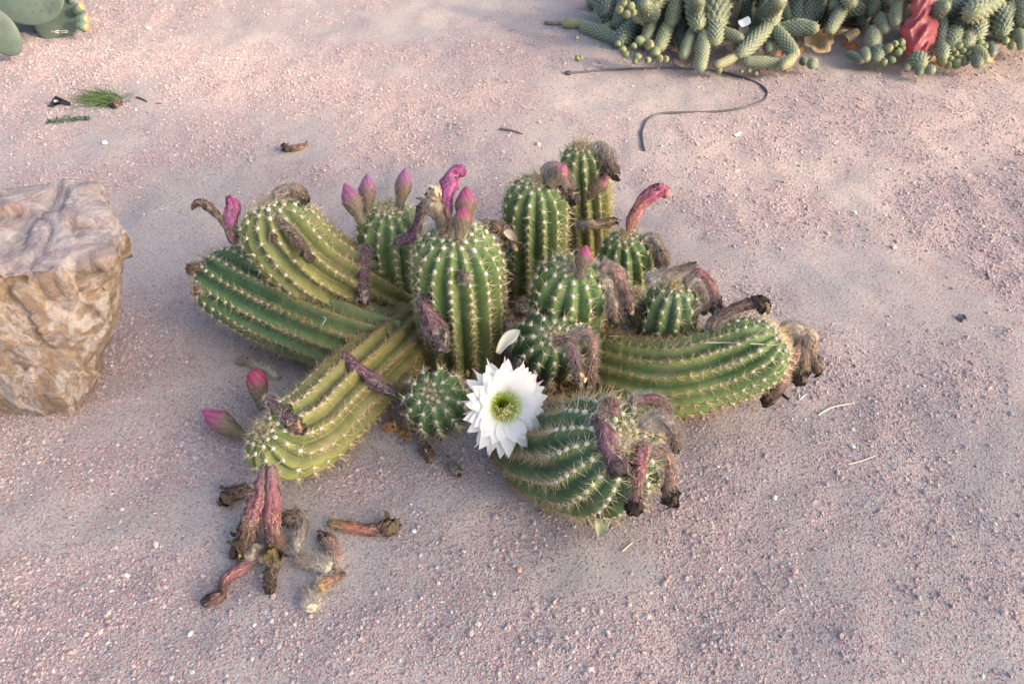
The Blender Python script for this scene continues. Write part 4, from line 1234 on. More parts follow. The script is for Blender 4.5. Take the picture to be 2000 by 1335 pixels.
# ------------------------------------------------------------------ boulder
def boulder():
    pts = [P(150, 522, .375), P(60, 528, .385), P(-60, 545, .39), P(-330, 560, .37),          # front edge of the top
           P(236, 500, .36), P(268, 462, .35), P(238, 424, .375), P(196, 352, .42), P(130, 347, .43), P(0, 398, .42), P(-150, 440, .42), P(-420, 470, .38),
           P(262, 520, .28), P(225, 640, .12), P(190, 740, .02),                              # right face
           P(146, 836, -.03), P(60, 836, -.03), P(-60, 832, -.03), P(-380, 800, -.03),         # foot of the front
           P(188, 700, -.03), P(150, 600, -.03), P(-100, 560, -.03), P(-420, 640, -.03), P(-480, 560, .2), P(120, 440, .25)]
    bm = bmesh.new()
    for p in pts: bm.verts.new(Vector(p))
    r = bmesh.ops.convex_hull(bm, input=bm.verts[:])
    bmesh.ops.delete(bm, geom=list({g for g in r['geom_interior'] + r['geom_unused'] if isinstance(g, bmesh.types.BMVert)}), context='VERTS')
    bmesh.ops.triangulate(bm, faces=bm.faces[:])
    bm.normal_update()
    cen = np.array([sum(v.co[i] for v in bm.verts) for i in range(3)]) / len(bm.verts)
    pn, pd = [], []
    for f in bm.faces:
        n = np.array(f.normal[:]); d = float(np.dot(np.array(f.verts[0].co[:]) - cen, n))
        if d < 0: n, d = -n, -d
        pn.append(n); pd.append(max(d, .02))
    pn, pd = np.array(pn), np.array(pd)
    r_ = np.random.default_rng(19)
    hv = np.array([v.co[:] for v in bm.verts]) - cen
    for _ in range(34):                                  # broken chips along the edges
        n = nrm(r_.normal(size=3) * np.array([1, 1, .8]))
        pn = np.vstack([pn, n]); pd = np.append(pd, (hv @ n).max() * r_.uniform(.955, 1.0))
    bm.free()
    bm = bmesh.new(); bmesh.ops.create_icosphere(bm, subdivisions=7, radius=1)
    V = np.array([v.co[:] for v in bm.verts]); F = np.array([[v.index for v in f.verts] for f in bm.faces]); bm.free()
    V = nrm(V * np.array([1.25, 1, 1]))
    k = np.maximum(V @ pn.T, 1e-4) / pd[None]
    rr = 1.0 / (np.sum(k ** 150, 1) ** (1 / 150))            # hull with slightly rounded edges
    w_ = (k / k.max(1, keepdims=True)) ** 150; Nn = nrm((w_ / w_.sum(1, keepdims=True)) @ pn)
    V = cen + V * rr[:, None]
    a = fbm(V, 5, 800, 4, .55); b = fbm(V * np.array([1, 1, .35]), 16, 810, 4, .6)
    step = fbm(V * np.array([.5, .5, 1]), 7, 820, 3)
    fs = step * 4 - np.floor(step * 4); led = .020 * (np.clip((fs - .72) / .28, 0, 1) - fs) * .9          # broken ledges
    crack = -.012 * np.exp(-(fbm(V * np.array([1.2, 1.2, .5]), 6, 830, 3) / .035) ** 2)
    V2 = V + Nn * (.010 * a + .003 * b + .25 * led + .6 * crack + .0022 * fbm(V, 60, 840, 3))[:, None]
    sites = V[np.random.default_rng(4).integers(0, len(V), 170)]
    rs_ = np.random.default_rng(6)
    Vw = V + .02 * np.stack([vn(V, 14, 860 + i) for i in range(3)], 1)
    best = np.full(len(V), 9.0); own = np.zeros(len(V), int)
    for i_, p_ in enumerate(sites):
        d_ = np.sum((Vw - p_) ** 2 * np.array([1, 1, .55]), 1); m_ = d_ < best; best[m_] = d_[m_]; own[m_] = i_
    gdir = rs_.normal(0, .10, (170, 3)); hh = rs_.uniform(-.007, .006, 170)
    chip = hh[own] + np.sum((V - sites[own]) * gdir[own], 1)
    V2 = V2 + Nn * chip[:, None]
    sky_tint_mask = np.clip((Nn[:, 2] - .25) * 1.1 + .9 * fbm(V, 7, 850, 4), 0, 1)  # up-facing mask for the painted sky tint, broken up by noise
    o = obj("boulder", V2, F, rock_mat(), cols=np.stack([sky_tint_mask] * 3, 1))
    tag(o, "big ochre and mauve angular boulder beside the cactus", "boulder")
boulder()

# ------------------------------------------------------------------ cylinder cactus at the back
def seg_mesh(aspect, nm, tone=0):
    L = 2 * aspect
    m, K = int(18 + 13 * aspect), 48
    t = np.linspace(0, 1, m); z = t * L
    cap = np.sqrt(np.clip(z / .9, 0, 1)) ** .8 * np.sqrt(np.clip(1 - np.clip((z - (L - 1.1)) / 1.1, 0, 1) ** 2, 0, 1)) * (.80 + .20 * np.sin(math.pi * np.clip(t * 1.02, 0, 1)))
    th = np.arange(K) * 2 * math.pi / K
    u = 6 * th[None] + 3.7 * z[:, None]; v = 6 * th[None] - 3.7 * z[:, None]
    bpat = np.abs(np.cos(u) * np.cos(v)) ** .55
    r = cap[:, None] * (.84 + .24 * bpat)
    V = np.stack([r * np.cos(th)[None], r * np.sin(th)[None], z[:, None] + 0 * th[None]], -1)
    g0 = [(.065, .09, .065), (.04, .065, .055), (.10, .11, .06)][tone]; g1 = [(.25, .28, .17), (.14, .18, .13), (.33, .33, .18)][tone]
    C = lerp(g0, g1, np.clip(bpat, 0, 1))
    tip = np.clip((t - .8) / .2, 0, 1)[:, None, None]
    C = C * (1 - .35 * tip) + np.array([.36, .36, .17]) * .35 * tip
    b = Bag(); b.add(V.reshape(-1, 3), grid_faces(m, K), C.reshape(-1, 3))
    # short pale spines on the bumps
    r_ = np.random.default_rng(int(aspect * 10) + tone)
    zz, tt = np.meshgrid(np.arange(.3, L - .1, math.pi / 3.7 / 2), np.arange(12) * math.pi / 6)
    od = (np.round(zz / (math.pi / 3.7 / 2)).astype(int) % 2) * math.pi / 12
    tt = tt + od; zz = zz.ravel(); tt = tt.ravel()
    rc = np.interp(zz, z, cap)
    base = np.stack([rc * 1.0 * np.cos(tt), rc * 1.0 * np.sin(tt), zz], 1)
    base = np.repeat(base, 4, 0)
    d = nrm(base * np.array([1, 1, 0]) + np.array([0, 0, .5]) + r_.normal(0, .6, base.shape))
    n = len(base)
    cones(b, base, d, r_.uniform(.12, .42, n), np.full(n, .024), np.tile([.50, .46, .30], (n, 1)), np.tile([.62, .56, .38], (n, 1)))
    return make_mesh(nm, np.vstack(b.V), [np.vstack(f) for f in b.F.values()], M_FAR, np.vstack(b.C))
SEGM = {(a, t): seg_mesh(a, "segment", t) for a in (1.3, 2.2, 3.4, 5.0) for t in (0, 1, 2)}

def fruit_mesh():
    m, K = 14, 20
    t = np.linspace(0, 1, m); z = -1 + 2.1 * t
    r = np.sqrt(np.clip(1 - (z * .95) ** 2, 0, 1)) * np.where(t > .93, .7, 1)
    z = np.where(t > .93, z - .2, z)
    th = np.arange(K) * 2 * math.pi / K
    V = np.stack([r[:, None] * np.cos(th), r[:, None] * np.sin(th), z[:, None] + 0 * th], -1)
    C = lerp([.12, .16, .07], [.20, .235, .11], np.clip(t, 0, 1))
    C[t > .9] = (.13, .10, .06)
    return make_mesh("fruit", V.reshape(-1, 3), grid_faces(m, K), M_FAR, np.repeat(C, K, 0))
FRUIT = fruit_mesh()

cyl_org = G(1560, 60)
cyl = empty("cylinder_cactus", cyl_org)
tag(cyl, "sprawling cylinder cactus with knobbly finger stems and green fruits", "cactus")
def seg(a, b, rad, tone=0, name="segment"):
    a = np.asarray(a, float); b = np.asarray(b, float)
    d = b - a; L = np.linalg.norm(d)
    asp = L / (2 * rad)
    key = min((1.3, 2.2, 3.4, 5.0), key=lambda q: abs(math.log(q / max(asp, .5))))
    o = bpy.data.objects.new(name, SEGM[(key, tone)])
    q = Vector(d).to_track_quat('Z', 'Y') @ Quaternion((0, 0, 1), random.uniform(0, 6.28))
    o.rotation_mode = 'QUATERNION'; o.rotation_quaternion = q
    o.location = tuple(a); o.scale = (rad, rad, L / (2 * key))
    col.objects.link(o); set_parent(o, cyl)
    return o
def fruit(p, rad, d=None):
    o = bpy.data.objects.new("fruit", FRUIT)
    d = Vector(d if d is not None else nrm(rng.normal(0, .5, 3) + np.array([0, -.6, .5])))
    o.rotation_mode = 'QUATERNION'; o.rotation_quaternion = d.to_track_quat('Z', 'Y')
    o.location = tuple(np.asarray(p, float)); o.scale = (rad, rad, rad * 1.15)
    col.objects.link(o); set_parent(o, cyl)

def on(px, py, d, r):
    """pixel at depth d, kept above the ground"""
    d = min(d, ground_depth(px, py, r * .8))
    return D(px, py, d)

SEGS = [  # base px, tip px, radius px, depth base, depth tip, tone
    (1205, 78, 1142, 52, 13, 3.2, 3.25, 0), (1178, 62, 1208, 44, 11, 3.25, 3.3, 2), (1210, 82, 1258, 34, 17, 3.2, 3.3, 1), (1100, 46, 1142, 48, 9, 3.4, 3.4, 2),
    (1300, -5, 1248, 36, 15, 3.15, 3.05, 2), (1285, -30, 1262, 10, 16, 3.3, 3.25, 1), (1240, -20, 1215, 10, 14, 3.45, 3.4, 1), (1258, 88, 1292, 16, 12, 3.15, 3.2, 1), (1322, 2, 1310, 48, 13, 3.1, 3.05, 0),
    (1306, 44, 1288, 96, 14, 3.1, 3.0, 0), (1272, 40, 1262, 82, 11, 3.1, 3.05, 0), (1326, 42, 1336, 106, 10, 3.15, 3.05, 1), (1352, 62, 1336, 112, 10, 3.05, 2.95, 0), (1376, 66, 1368, 134, 12, 3.0, 2.9, 0),
    (1352, -30, 1364, 54, 19, 3.1, 2.98, 0), (1396, -40, 1398, 52, 25, 3.1, 2.98, 0), (1398, 44, 1396, 86, 15, 3.0, 2.95, 0), (1408, 60, 1448, 78, 11, 3.0, 2.95, 0),
    (1510, -40, 1506, 50, 19, 3.05, 2.98, 0), (1502, 50, 1448, 108, 15, 3.0, 2.92, 0), (1494, 52, 1440, 92, 11, 3.05, 3.0, 1), (1514, 54, 1552, 110, 14, 3.0, 2.92, 0), (1524, 56, 1592, 56, 13, 3.02, 2.98, 1),
    (1444, 108, 1402, 128, 9, 2.95, 2.9, 2), (1456, 120, 1518, 124, 10, 2.92, 2.92, 0), (1500, 75, 1502, 100, 11, 3.05, 2.96, 1), (1550, 110, 1528, 132, 10, 2.92, 2.88, 2), (1585, 130, 1588, 118, 10, 2.9, 2.93, 0), (1570, 126, 1568, 114, 8, 2.95, 2.97, 1),
    (1650, 6, 1622, 62, 12, 3.1, 3.0, 0), (1640, -30, 1664, 8, 15, 3.1, 3.0, 2), (1560, -30, 1545, 30, 11, 3.4, 3.3, 1), (1590, -40, 1580, 45, 13, 3.4, 3.3, 1), (1450, -40, 1462, 20, 14, 3.6, 3.5, 1),
    (1722, 30, 1728, 62, 11, 3.05, 2.98, 0), (1752, 0, 1750, 48, 10, 3.02, 2.96, 0), (1772, 6, 1768, 44, 12, 3.05, 3.0, 0), (1708, 58, 1705, 90, 14, 3.05, 2.95, 0), (1690, 98, 1692, 116, 10, 2.98, 2.92, 0),
    (1715, 92, 1712, 116, 13, 2.98, 2.92, 1), (1656, 104, 1684, 120, 8, 2.98, 2.93, 1), (1700, -30, 1704, 26, 14, 3.2, 3.1, 1), (1735, -30, 1735, 20, 14, 3.3, 3.2, 1), (1786, 110, 1800, 128, 17, 2.95, 2.88, 0),
    (1770, 138, 1776, 126, 7, 2.9, 2.92, 2), (1795, 134, 1796, 144, 8, 2.88, 2.86, 1), (1812, 132, 1822, 142, 10, 2.88, 2.86, 0), (1838, 84, 1842, 112, 12, 2.98, 2.9, 0), (1832, 20, 1840, 88, 14, 3.05, 2.95, 0),
    (1862, 20, 1880, 62, 15, 3.1, 3.0, 0), (1890, 8, 1832, 16, 16, 3.0, 3.0, 1), (1950, -14, 1896, 30, 21, 3.0, 2.9, 0), (1912, 40, 1906, 76, 15, 3.0, 2.94, 0), (1945, 10, 1958, 66, 18, 3.05, 2.95, 1),
    (1975, 10, 1966, 40, 14, 3.05, 3.0, 0), (1996, -10, 2000, 46, 15, 3.05, 2.97, 0), (1865, 60, 1860, 92, 16, 3.0, 2.93, 0), (1895, 66, 1888, 90, 14, 2.98, 2.92, 0), (1906, 92, 1926, 120, 10, 2.93, 2.88, 2),
    (1934, 86, 1938, 108, 10, 2.97, 2.92, 1), (1905, 112, 1912, 128, 10, 2.92, 2.87, 1), (1990, 60, 1996, 92, 10, 2.97, 2.92, 0), (1975, 50, 1990, 70, 14, 3.05, 3.0, 0), (2040, 10, 2030, 84, 16, 3.0, 2.93, 0), (2080, 20, 2090, 80, 15, 3.0, 2.93, 0),
]
for (ax, ay, bx, by, r, da, db, tone) in SEGS:
    rm = r * random.uniform(.95, 1.12) * .5 * (da + db) / FPX
    ex, ey = (bx - ax) * .12, (by - ay) * .06
    seg(on(ax - ex, ay - ey, da, rm), on(bx + ex, by + ey, db, rm), rm, tone)
for (x, y, r) in [(1210, 20, 8), (1224, 28, 8), (1232, 14, 9), (1218, 8, 8), (1237, 25, 7), (1250, 80, 9), (1238, 90, 6), (1268, 88, 10), (1280, 102, 10), (1268, 90, 9), (1245, 112, 8), (1240, 120, 6), (1265, 118, 7), (1288, 115, 8), (1300, 116, 7),
                  (1216, 98, 8), (1207, 86, 6), (1222, 106, 7), (1397, 128, 5), (1404, 137, 7), (1462, 138, 5), (1476, 144, 5), (1448, 140, 4), (1735, 95, 9), (1754, 102, 8), (1742, 118, 7), (1726, 122, 7), (1748, 86, 7), (1762, 95, 6), (1760, 84, 8),
                  (1872, 90, 8), (1884, 85, 8), (1896, 92, 8), (1880, 100, 7), (1893, 106, 8), (1866, 106, 7), (1874, 112, 6), (1840, 121, 9), (1856, 116, 7), (1852, 128, 7), (1868, 124, 9), (1884, 122, 7), (1897, 112, 7), (1905, 100, 8), (1964, 80, 7), (1976, 90, 7), (1994, 90, 7),
                  (1128, 114, 6), (1134, 113, 5), (1126, 74, 4), (1922, 92, 7), (1915, 84, 7), (1860, 98, 6), (1890, 72, 7)]:
    rm = r * 2.95 / FPX
    fruit(on(x, y, 2.93, rm), rm)
for k in range(34):                                   # darker-toned stems added to stand in for the shadow behind
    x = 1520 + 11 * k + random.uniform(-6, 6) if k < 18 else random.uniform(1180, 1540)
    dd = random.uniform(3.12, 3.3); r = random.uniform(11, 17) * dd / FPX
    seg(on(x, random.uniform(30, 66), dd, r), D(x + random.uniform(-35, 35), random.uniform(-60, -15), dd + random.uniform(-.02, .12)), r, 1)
# the mass behind and above the frame
r2 = np.random.default_rng(5)
for k in range(205):
    x = r2.uniform(.42, 2.6) ; y = 3.12 + 1.0 * r2.uniform() ** 1.5; h = abs(r2.normal(0, .13)) + .02
    if x < .52 and y < 3.5: continue
    a = np.array([x, y, h]); d = nrm(np.array([r2.normal(0, .5), r2.normal(-.35, .4), r2.normal(.5, .6)]))
    L = r2.uniform(.13, .28); b_ = a + d * L
    b_[2] = max(b_[2], .03)
    seg(a, b_, r2.uniform(.026, .040), int(r2.choice([0, 1, 1, 1])))
tw = strand([(1065, 45), (1085, 47), (1104, 46)], 4, (.16, .14, .10), "stalk", None, None, mat=M_LITTER, taper=False, n=10)
set_parent(tw, cyl)

def blob_pad(name, c, ax, ay, nrmv, thick, parent, c0, c1, mat, seed=0, roll=0.0, curl=0.0):
    """a flat succulent pad with rounded rim"""
    n = nrm(nrmv); u = nrm(np.cross(n, [0, 0, 1]) if abs(n[2]) < .95 else np.array([1.0, 0, 0])); v = np.cross(n, u)
    u, v = u * math.cos(roll) + v * math.sin(roll), v * math.cos(roll) - u * math.sin(roll)
    m, K = 22, 56
    t = np.linspace(0, math.pi, m); th = np.arange(K) * 2 * math.pi / K
    rr = np.sin(t) ** .55; zz = np.cos(t)
    egg = 1 + .12 * np.sin(th) + (.02 + .10 * curl) * np.sin(3 * th + seed) + .06 * curl * np.sin(7 * th + 2 * seed)
    V = c + u * (rr[:, None] * np.cos(th) * ax * egg)[..., None] + v * (rr[:, None] * np.sin(th) * ay * egg)[..., None] + n * (zz[:, None] * thick + 0 * th)[..., None]
    V = V + n * (curl * (rr[:, None] * np.cos(th + seed)) ** 2 * ax * .8)[..., None]
    V = V.reshape(-1, 3); V = V + n * ((.006 + .012 * curl) * vn(V, 9 + 16 * curl, seed))[:, None]
    C = lerp(c0, c1, np.clip(.5 + .7 * fbm(V, 16, 70 + seed, 3), 0, 1))
    b = Bag(); b.add(V, grid_faces(m, K), C)
    return b.build(name, mat, parent), (n, u, v)

# withered flat pads and brown scraps under the cylinder cactus
for (x, y, d, a, b_, nv, c0, c1) in [(1600, 82, 2.97, .052, .034, (-.25, -.9, .45), (.24, .18, .09), (.31, .21, .12)), (1655, 74, 3.02, .035, .02, (.3, -.5, .8), (.22, .18, .09), (.27, .20, .11)), (1668, 14, 3.1, .05, .03, (.2, -.8, .5), (.30, .22, .12), (.20, .17, .10)),
                                   (1435, 22, 3.3, .04, .05, (-.2, -.9, .3), (.42, .30, .14), (.36, .26, .14)), (1660, 45, 3.3, .06, .06, (-.2, -.9, .3), (.10, .09, .06), (.14, .12, .09)), (1622, 66, 3.05, .05, .02, (.1, -.6, .8), (.46, .27, .13), (.36, .24, .14))]:
    blob_pad("withered_pad", on(x, y, d, .01), a, b_, np.array(nv), .006, cyl, c0, c1, M_LEAF, seed=int(x) % 17, curl=1.0)
for (x, y, c) in [(1650, 88, (.55, .20, .05)), (1664, 93, (.50, .18, .05)), (1520, 108, (.36, .16, .08)), (1563, 100, (.46, .26, .11)), (1490, 138, (.28, .14, .10)), (1542, 138, (.38, .27, .2)), (1820, 118, (.46, .30, .2)), (1935, 118, (.50, .36, .22))]:
    leaf([(x - 8, y + 2), (x, y), (x + 9, y - 3)], 6, c, np.array(c) * 1.2, "dry_leaf", {1650: "bright orange curled leaf in the dark under the cylinder cactus", 1664: "rust orange curled leaf beside another under the cylinder cactus", 1520: "reddish brown leaf between two hanging cactus fingers",
         1563: "tan leaf at the foot of a withered flat pad", 1490: "dull maroon leaf on gravel in front of a lying cactus finger", 1542: "pinkish tan leaf below a hanging cactus finger", 1820: "pale tan leaf below the red plastic bag", 1935: "small tan leaf beside the cluster of green fruits"}[x], "leaf", ground=True, curl=.6, seed=x)

# scraps of paper
def card(c, w, h, nv, name, label, cat, colr, mat, bend=.15, seed=0, roll=0., thick=.0012):
    n = nrm(nv); u = nrm(np.cross([0, 0, 1.0], n)) if abs(n[2]) < .97 else np.array([1.0, 0, 0]); v = np.cross(n, u)
    u, v = u * math.cos(roll) + v * math.sin(roll), v * math.cos(roll) - u * math.sin(roll)
    k = 7; r_ = np.random.default_rng(seed)
    top = []
    for i in range(k):
        for j in range(k):
            s, t = i / (k - 1) * 2 - 1, j / (k - 1) * 2 - 1
            top.append(c + u * s * w * (1 + .08 * math.sin(3 * t + seed)) + v * t * h * (1 + .1 * math.sin(2 * s + seed)) + n * (bend * w * (abs(s + .2) - .4) + .06 * w * math.sin(4 * t + 2 * s)))
    top = np.array(top); f = grid_faces(k, k, closed=False); bot = top - n * thick; N_ = len(top)
    rim = [i * k for i in range(k)] + [(k - 1) * k + q for q in range(1, k)] + [i * k + k - 1 for i in range(k - 2, -1, -1)] + list(range(k - 2, 0, -1))
    rf = np.array([[a, b, b + N_, a + N_] for a, b in zip(rim, rim[1:] + rim[:1])])
    o = obj(name, np.vstack([top, bot]), [np.vstack([f, f[:, ::-1] + N_, rf])], mat, cols=np.tile(colr, (2 * N_, 1)), smooth=False)
    return tag(o, label, cat)
card(on(1453, 44, 3.0, .01), .022, .014, (.1, -.7, .7), "paper_scrap", "white folded paper scrap caught in the cylinder cactus", "paper", (.80, .80, .82), M_PAPER, .5, 1, .3)
card(on(1452, 58, 3.02, .01), .018, .02, (.1, -.9, .3), "paper_scrap", "brown cardboard scrap below a white paper in the cactus", "paper", (.33, .27, .22), M_PAPER, .2, 2, .1)
card(G(1441, 262, .004), .013, .006, (.1, -.2, 1), "paper_scrap", "small white paper rectangle lying on open gravel", "paper", (.80, .79, .76), M_PAPER, .2, 3, .6)
card(G(1440, 333, .003), .008, .0035, (0, -.1, 1), "paper_scrap", "tiny white paper sliver on gravel behind the coral flower", "paper", (.74, .72, .70), M_PAPER, .2, 4, .3)

# red plastic bag hanging on the cylinder cactus
def red_bag():
    r_ = np.random.default_rng(8)
    rows = [[(1798, -24, 0), (1803, -24, -.010), (1808, -24, -.016), (1814, -24, -.010), (1820, -24, 0)],
            [(1790, -6, 0), (1797, -8, -.024), (1806, -6, -.012), (1815, -8, -.026), (1826, -5, 0)],
            [(1776, 14, 0), (1788, 12, -.020), (1801, 16, -.040), (1812, 12, -.016), (1829, 10, 0)],
            [(1783, 30, 0), (1790, 31, -.030), (1798, 30, -.014), (1806, 31, -.034), (1815, 30, 0)],
            [(1768, 40, 0), (1783, 44, -.018), (1795, 41, -.044), (1809, 44, -.022), (1830, 37, 0)],
            [(1757, 60, 0), (1777, 58, -.046), (1793, 62, -.020), (1812, 53, -.050), (1834, 52, 0)],
            [(1764, 80, 0), (1781, 82, -.026), (1798, 76, -.048), (1814, 78, -.020), (1829, 70, 0)],
            [(1767, 96, 0), (1784, 94, -.040), (1797, 96, -.020), (1810, 90, -.036), (1822, 88, 0)],
            [(1774, 112, 0), (1783, 113, -.014), (1793, 111, -.006), (1803, 112, -.014), (1812, 108, 0)]]
    d0 = 2.95
    F_ = np.array([[D(x, y, d0 + dz) for (x, y, dz) in row] for row in rows])
    B_ = np.array([[D(x, y, d0 - dz * .8 + .004) for (x, y, dz) in row] for row in rows])
    ring = np.concatenate([F_, B_[:, ::-1]], 1)               # closed cross-sections, front then back
    ring = np.concatenate([ring, ring[:, :1]], 1)
    def fine(A, k):
        m_, n_ = A.shape[:2]
        y_ = np.linspace(0, m_ - 1, (m_ - 1) * k + 1); x_ = np.linspace(0, n_ - 1, (n_ - 1) * k + 1)
        i = np.minimum(y_.astype(int), m_ - 2); j = np.minimum(x_.astype(int), n_ - 2); fy = (y_ - i)[:, None, None]; fx = (x_ - j)[None, :, None]
        # each patch folds along its diagonal, so the film keeps hard creases
        a, b_, c, d = A[i][:, j], A[i][:, j + 1], A[i + 1][:, j], A[i + 1][:, j + 1]
        return np.where(fx + fy < 1, a + (b_ - a) * fx + (c - a) * fy, d + (c - d) * (1 - fx) + (b_ - d) * (1 - fy))
    Q = fine(ring, 4)[:, :-1]
    m, K = Q.shape[:2]
    V = Q.reshape(-1, 3)
    V = V + .0035 * np.stack([vn(V, 55, 930 + i) for i in range(3)], 1)
    C = lerp([.40, .085, .105], [.50, .17, .18], np.clip(.5 + vn(V, 30, 940), 0, 1))
    o = obj("plastic_bag", V, grid_faces(m, K), M_BAG, cols=C, smooth=False)
    tag(o, "crumpled translucent red plastic bag hanging in the cylinder cactus", "plastic bag")
red_bag()

# ------------------------------------------------------------------ prickly pear at the far left
pear = empty("prickly_pear", G(60, 90))
tag(pear, "prickly pear with flat grey green pads and small fruits", "cactus")
PC0, PC1 = (.052, .076, .060), (.085, .112, .090)
def pad(px, py, d, ax, ay, nv, seed, roll=0., thick=.0085):
    o, fr = blob_pad("pad", D(px, py, d), ax, ay, np.array(nv, float), thick, pear, PC0, PC1, M_PAD, seed, roll)
    n, u, v = fr
    b = Bag(); iv_, if_ = ico(); r_ = np.random.default_rng(seed)
    for i in range(-4, 5):
        for j in range(-4, 5):
            s = (i + .5 * (j % 2)) / 4.3; t = j / 4.3
            if s * s + t * t > .85: continue
            for sg in (1, -1):
                p = D(px, py, d) + u * s * ax + v * t * ay + n * sg * thick * (1 - (s * s + t * t)) ** .28
                b.add(p + iv_ * .0028, if_, np.array([.07, .065, .05]))
    b.build("areoles", M_WOOL, o, kind="stuff")
    return o, fr
pad(50, -20, 3.05, .135, .115, (.15, -.95, .55), 1)
p2, fr2 = pad(106, 22, 3.22, .092, .115, (.1, -.85, .62), 2)
pad(-6, 56, 2.98, .062, .092, (.5, -.9, .35), 3, roll=.3)
pad(40, 32, 3.25, .09, .09, (-.2, -.9, .3), 4)
pad(-70, -10, 3.3, .12, .13, (-.3, -.9, .3), 5)
pad(-40, -120, 3.4, .13, .14, (.3, -.9, .3), 6)
pad(80, -110, 3.5, .12, .14, (-.2, -.9, .4), 7)
def pfruit(px, py, d, ln, rad, dr, tone=0):
    m, K = 16, 22
    t = np.linspace(0, 1, m); th = np.arange(K) * 2 * math.pi / K
    r = rad * np.interp(t, [0, .15, .6, .9, 1], [.45, .8, 1, .85, .5]); r[0] *= .2; r[-1] *= .1
    dr = nrm(np.array(dr, float)); a = nrm(np.cross(dr, [.3, .2, 1])); b_ = np.cross(dr, a)
    V = D(px, py, d) + dr * (t * ln)[:, None, None] + (a * np.cos(th)[:, None] + b_ * np.sin(th)[:, None])[None] * r[:, None, None]
    C = np.repeat(lerp([.10, .15, .11], [.13, .18, .13], t), K, 0)
    C[-2 * K:] = (.34, .20, .09)
    b = Bag(); b.add(V.reshape(-1, 3), grid_faces(m, K), C); b.build("fruit", M_PAD, pear)
pfruit(146, 24, 3.20, .05, .021, (.9, 0, .55)); pfruit(150, 40, 3.18, .05, .022, (1, -.1, .1)); pfruit(150, 50, 3.16, .048, .020, (1, -.2, -.15)); pfruit(138, 8, 3.22, .035, .014, (.5, 0, .9)); pfruit(4, 26, 3.2, .035, .015, (.4, -.4, .8))
# letters scratched into a pad
def scratch(lines, name):
    n, u, v = fr2
    if np.dot(n, CAM) < 0: n = -n
    b = Bag()
    for (x0, y0, x1, y1) in lines:
        qs = []
        for (x, y) in ((x0, y0), (x1, y1)):
            r = nrm(ray(x, y)); c = D(106, 22, 3.22) + n * .0105
            tt = np.dot(c - CAM, n) / np.dot(r, n)
            qs.append(CAM + r * tt)
        a, e = qs; d = nrm(e - a); s = np.cross(d, n) * .0016
        b.add(np.array([a - s, a + s, e + s, e - s, a - s + n * .001, a + s + n * .001, e + s + n * .001, e - s + n * .001]), np.array([[4, 5, 6, 7], [0, 1, 5, 4], [1, 2, 6, 5], [2, 3, 7, 6], [3, 0, 4, 7]]), np.array([.52, .47, .34]))
    b.build(name, M_PAPER, pear, smooth=False)
scratch([(101, 60, 101, 64), (101, 62.4, 116, 60), (103, 62.4, 116, 65.5)], "scratched_letter_k")
scratch([(120, 60, 120, 65.5), (120, 60.6, 132, 60.6), (132, 60.6, 132, 64), (132, 64, 120, 64)], "scratched_letter_p")
for (x, y, c, lab) in [(16, 75, (.50, .42, .28), "tan dry scrap standing under the prickly pear pads"), (38, 80, (.46, .42, .34), "pale grey dry scrap under the prickly pear pads"), (8, 95, (.34, .22, .09), "dark ochre leaf at the foot of the leftmost pad")]:
    leaf([(x - 3, y + 4), (x, y), (x + 8, y - 3)], 5, c, np.array(c) * .8, "dry_leaf", lab, "leaf", ground=True, curl=.5, seed=x)

# ------------------------------------------------------------------ weeds and rubbish on the left
def grass():
    b = Bag(); r_ = np.random.default_rng(12)
    for k in range(420):
        c = G(r_.normal(212, 16), r_.normal(198, 5), 0)
        a = r_.normal(math.pi * .98, .75); ln = r_.uniform(.035, .11)
        d = np.array([math.cos(a), math.sin(a) * .55, r_.uniform(.1, .65)])
        g = r_.uniform(.6, 1.2)
        ribbons(b, c[None], nrm(d)[None], nrm(d + np.array([0, 0, -.7]))[None], np.array([ln]), np.array([r_.uniform(.0014, .0026)]), np.array([[.05, .11, .035]]) * g, np.array([[.15, .21, .08]]) * g)
    o = b.build("grass_tuft", M_GREEN, kind="stuff")
    tag(o, "wispy green grass tuft growing from the gravel", "grass")
    b = Bag()
    for k in range(170):
        t = r_.uniform(0, 1)
        q = G(np.interp(t, [0, .45, 1], [92, 132, 176]) + r_.normal(0, 2), np.interp(t, [0, .45, 1], [240, 234, 233]) + r_.normal(0, 3 if .2 < t < .6 else 1.6), .002)
        d = nrm(np.array([r_.normal(0, .6), r_.normal(0, .6), .55])); s = nrm(np.cross(d, r_.normal(size=3))); l = r_.uniform(.006, .014); w = l * .3
        g = r_.uniform(.7, 1.2)
        b.add(np.array([q, q + d * l * .5 + s * w, q + d * l, q + d * l * .5 - s * w]), np.array([[0, 1, 2, 3]]), np.array([.085, .15, .10]) * g)
    o = b.build("creeping_weed", M_GREEN, smooth=False, kind="stuff")
    tag(o, "low grey green creeping weed on the gravel", "weed")
grass()

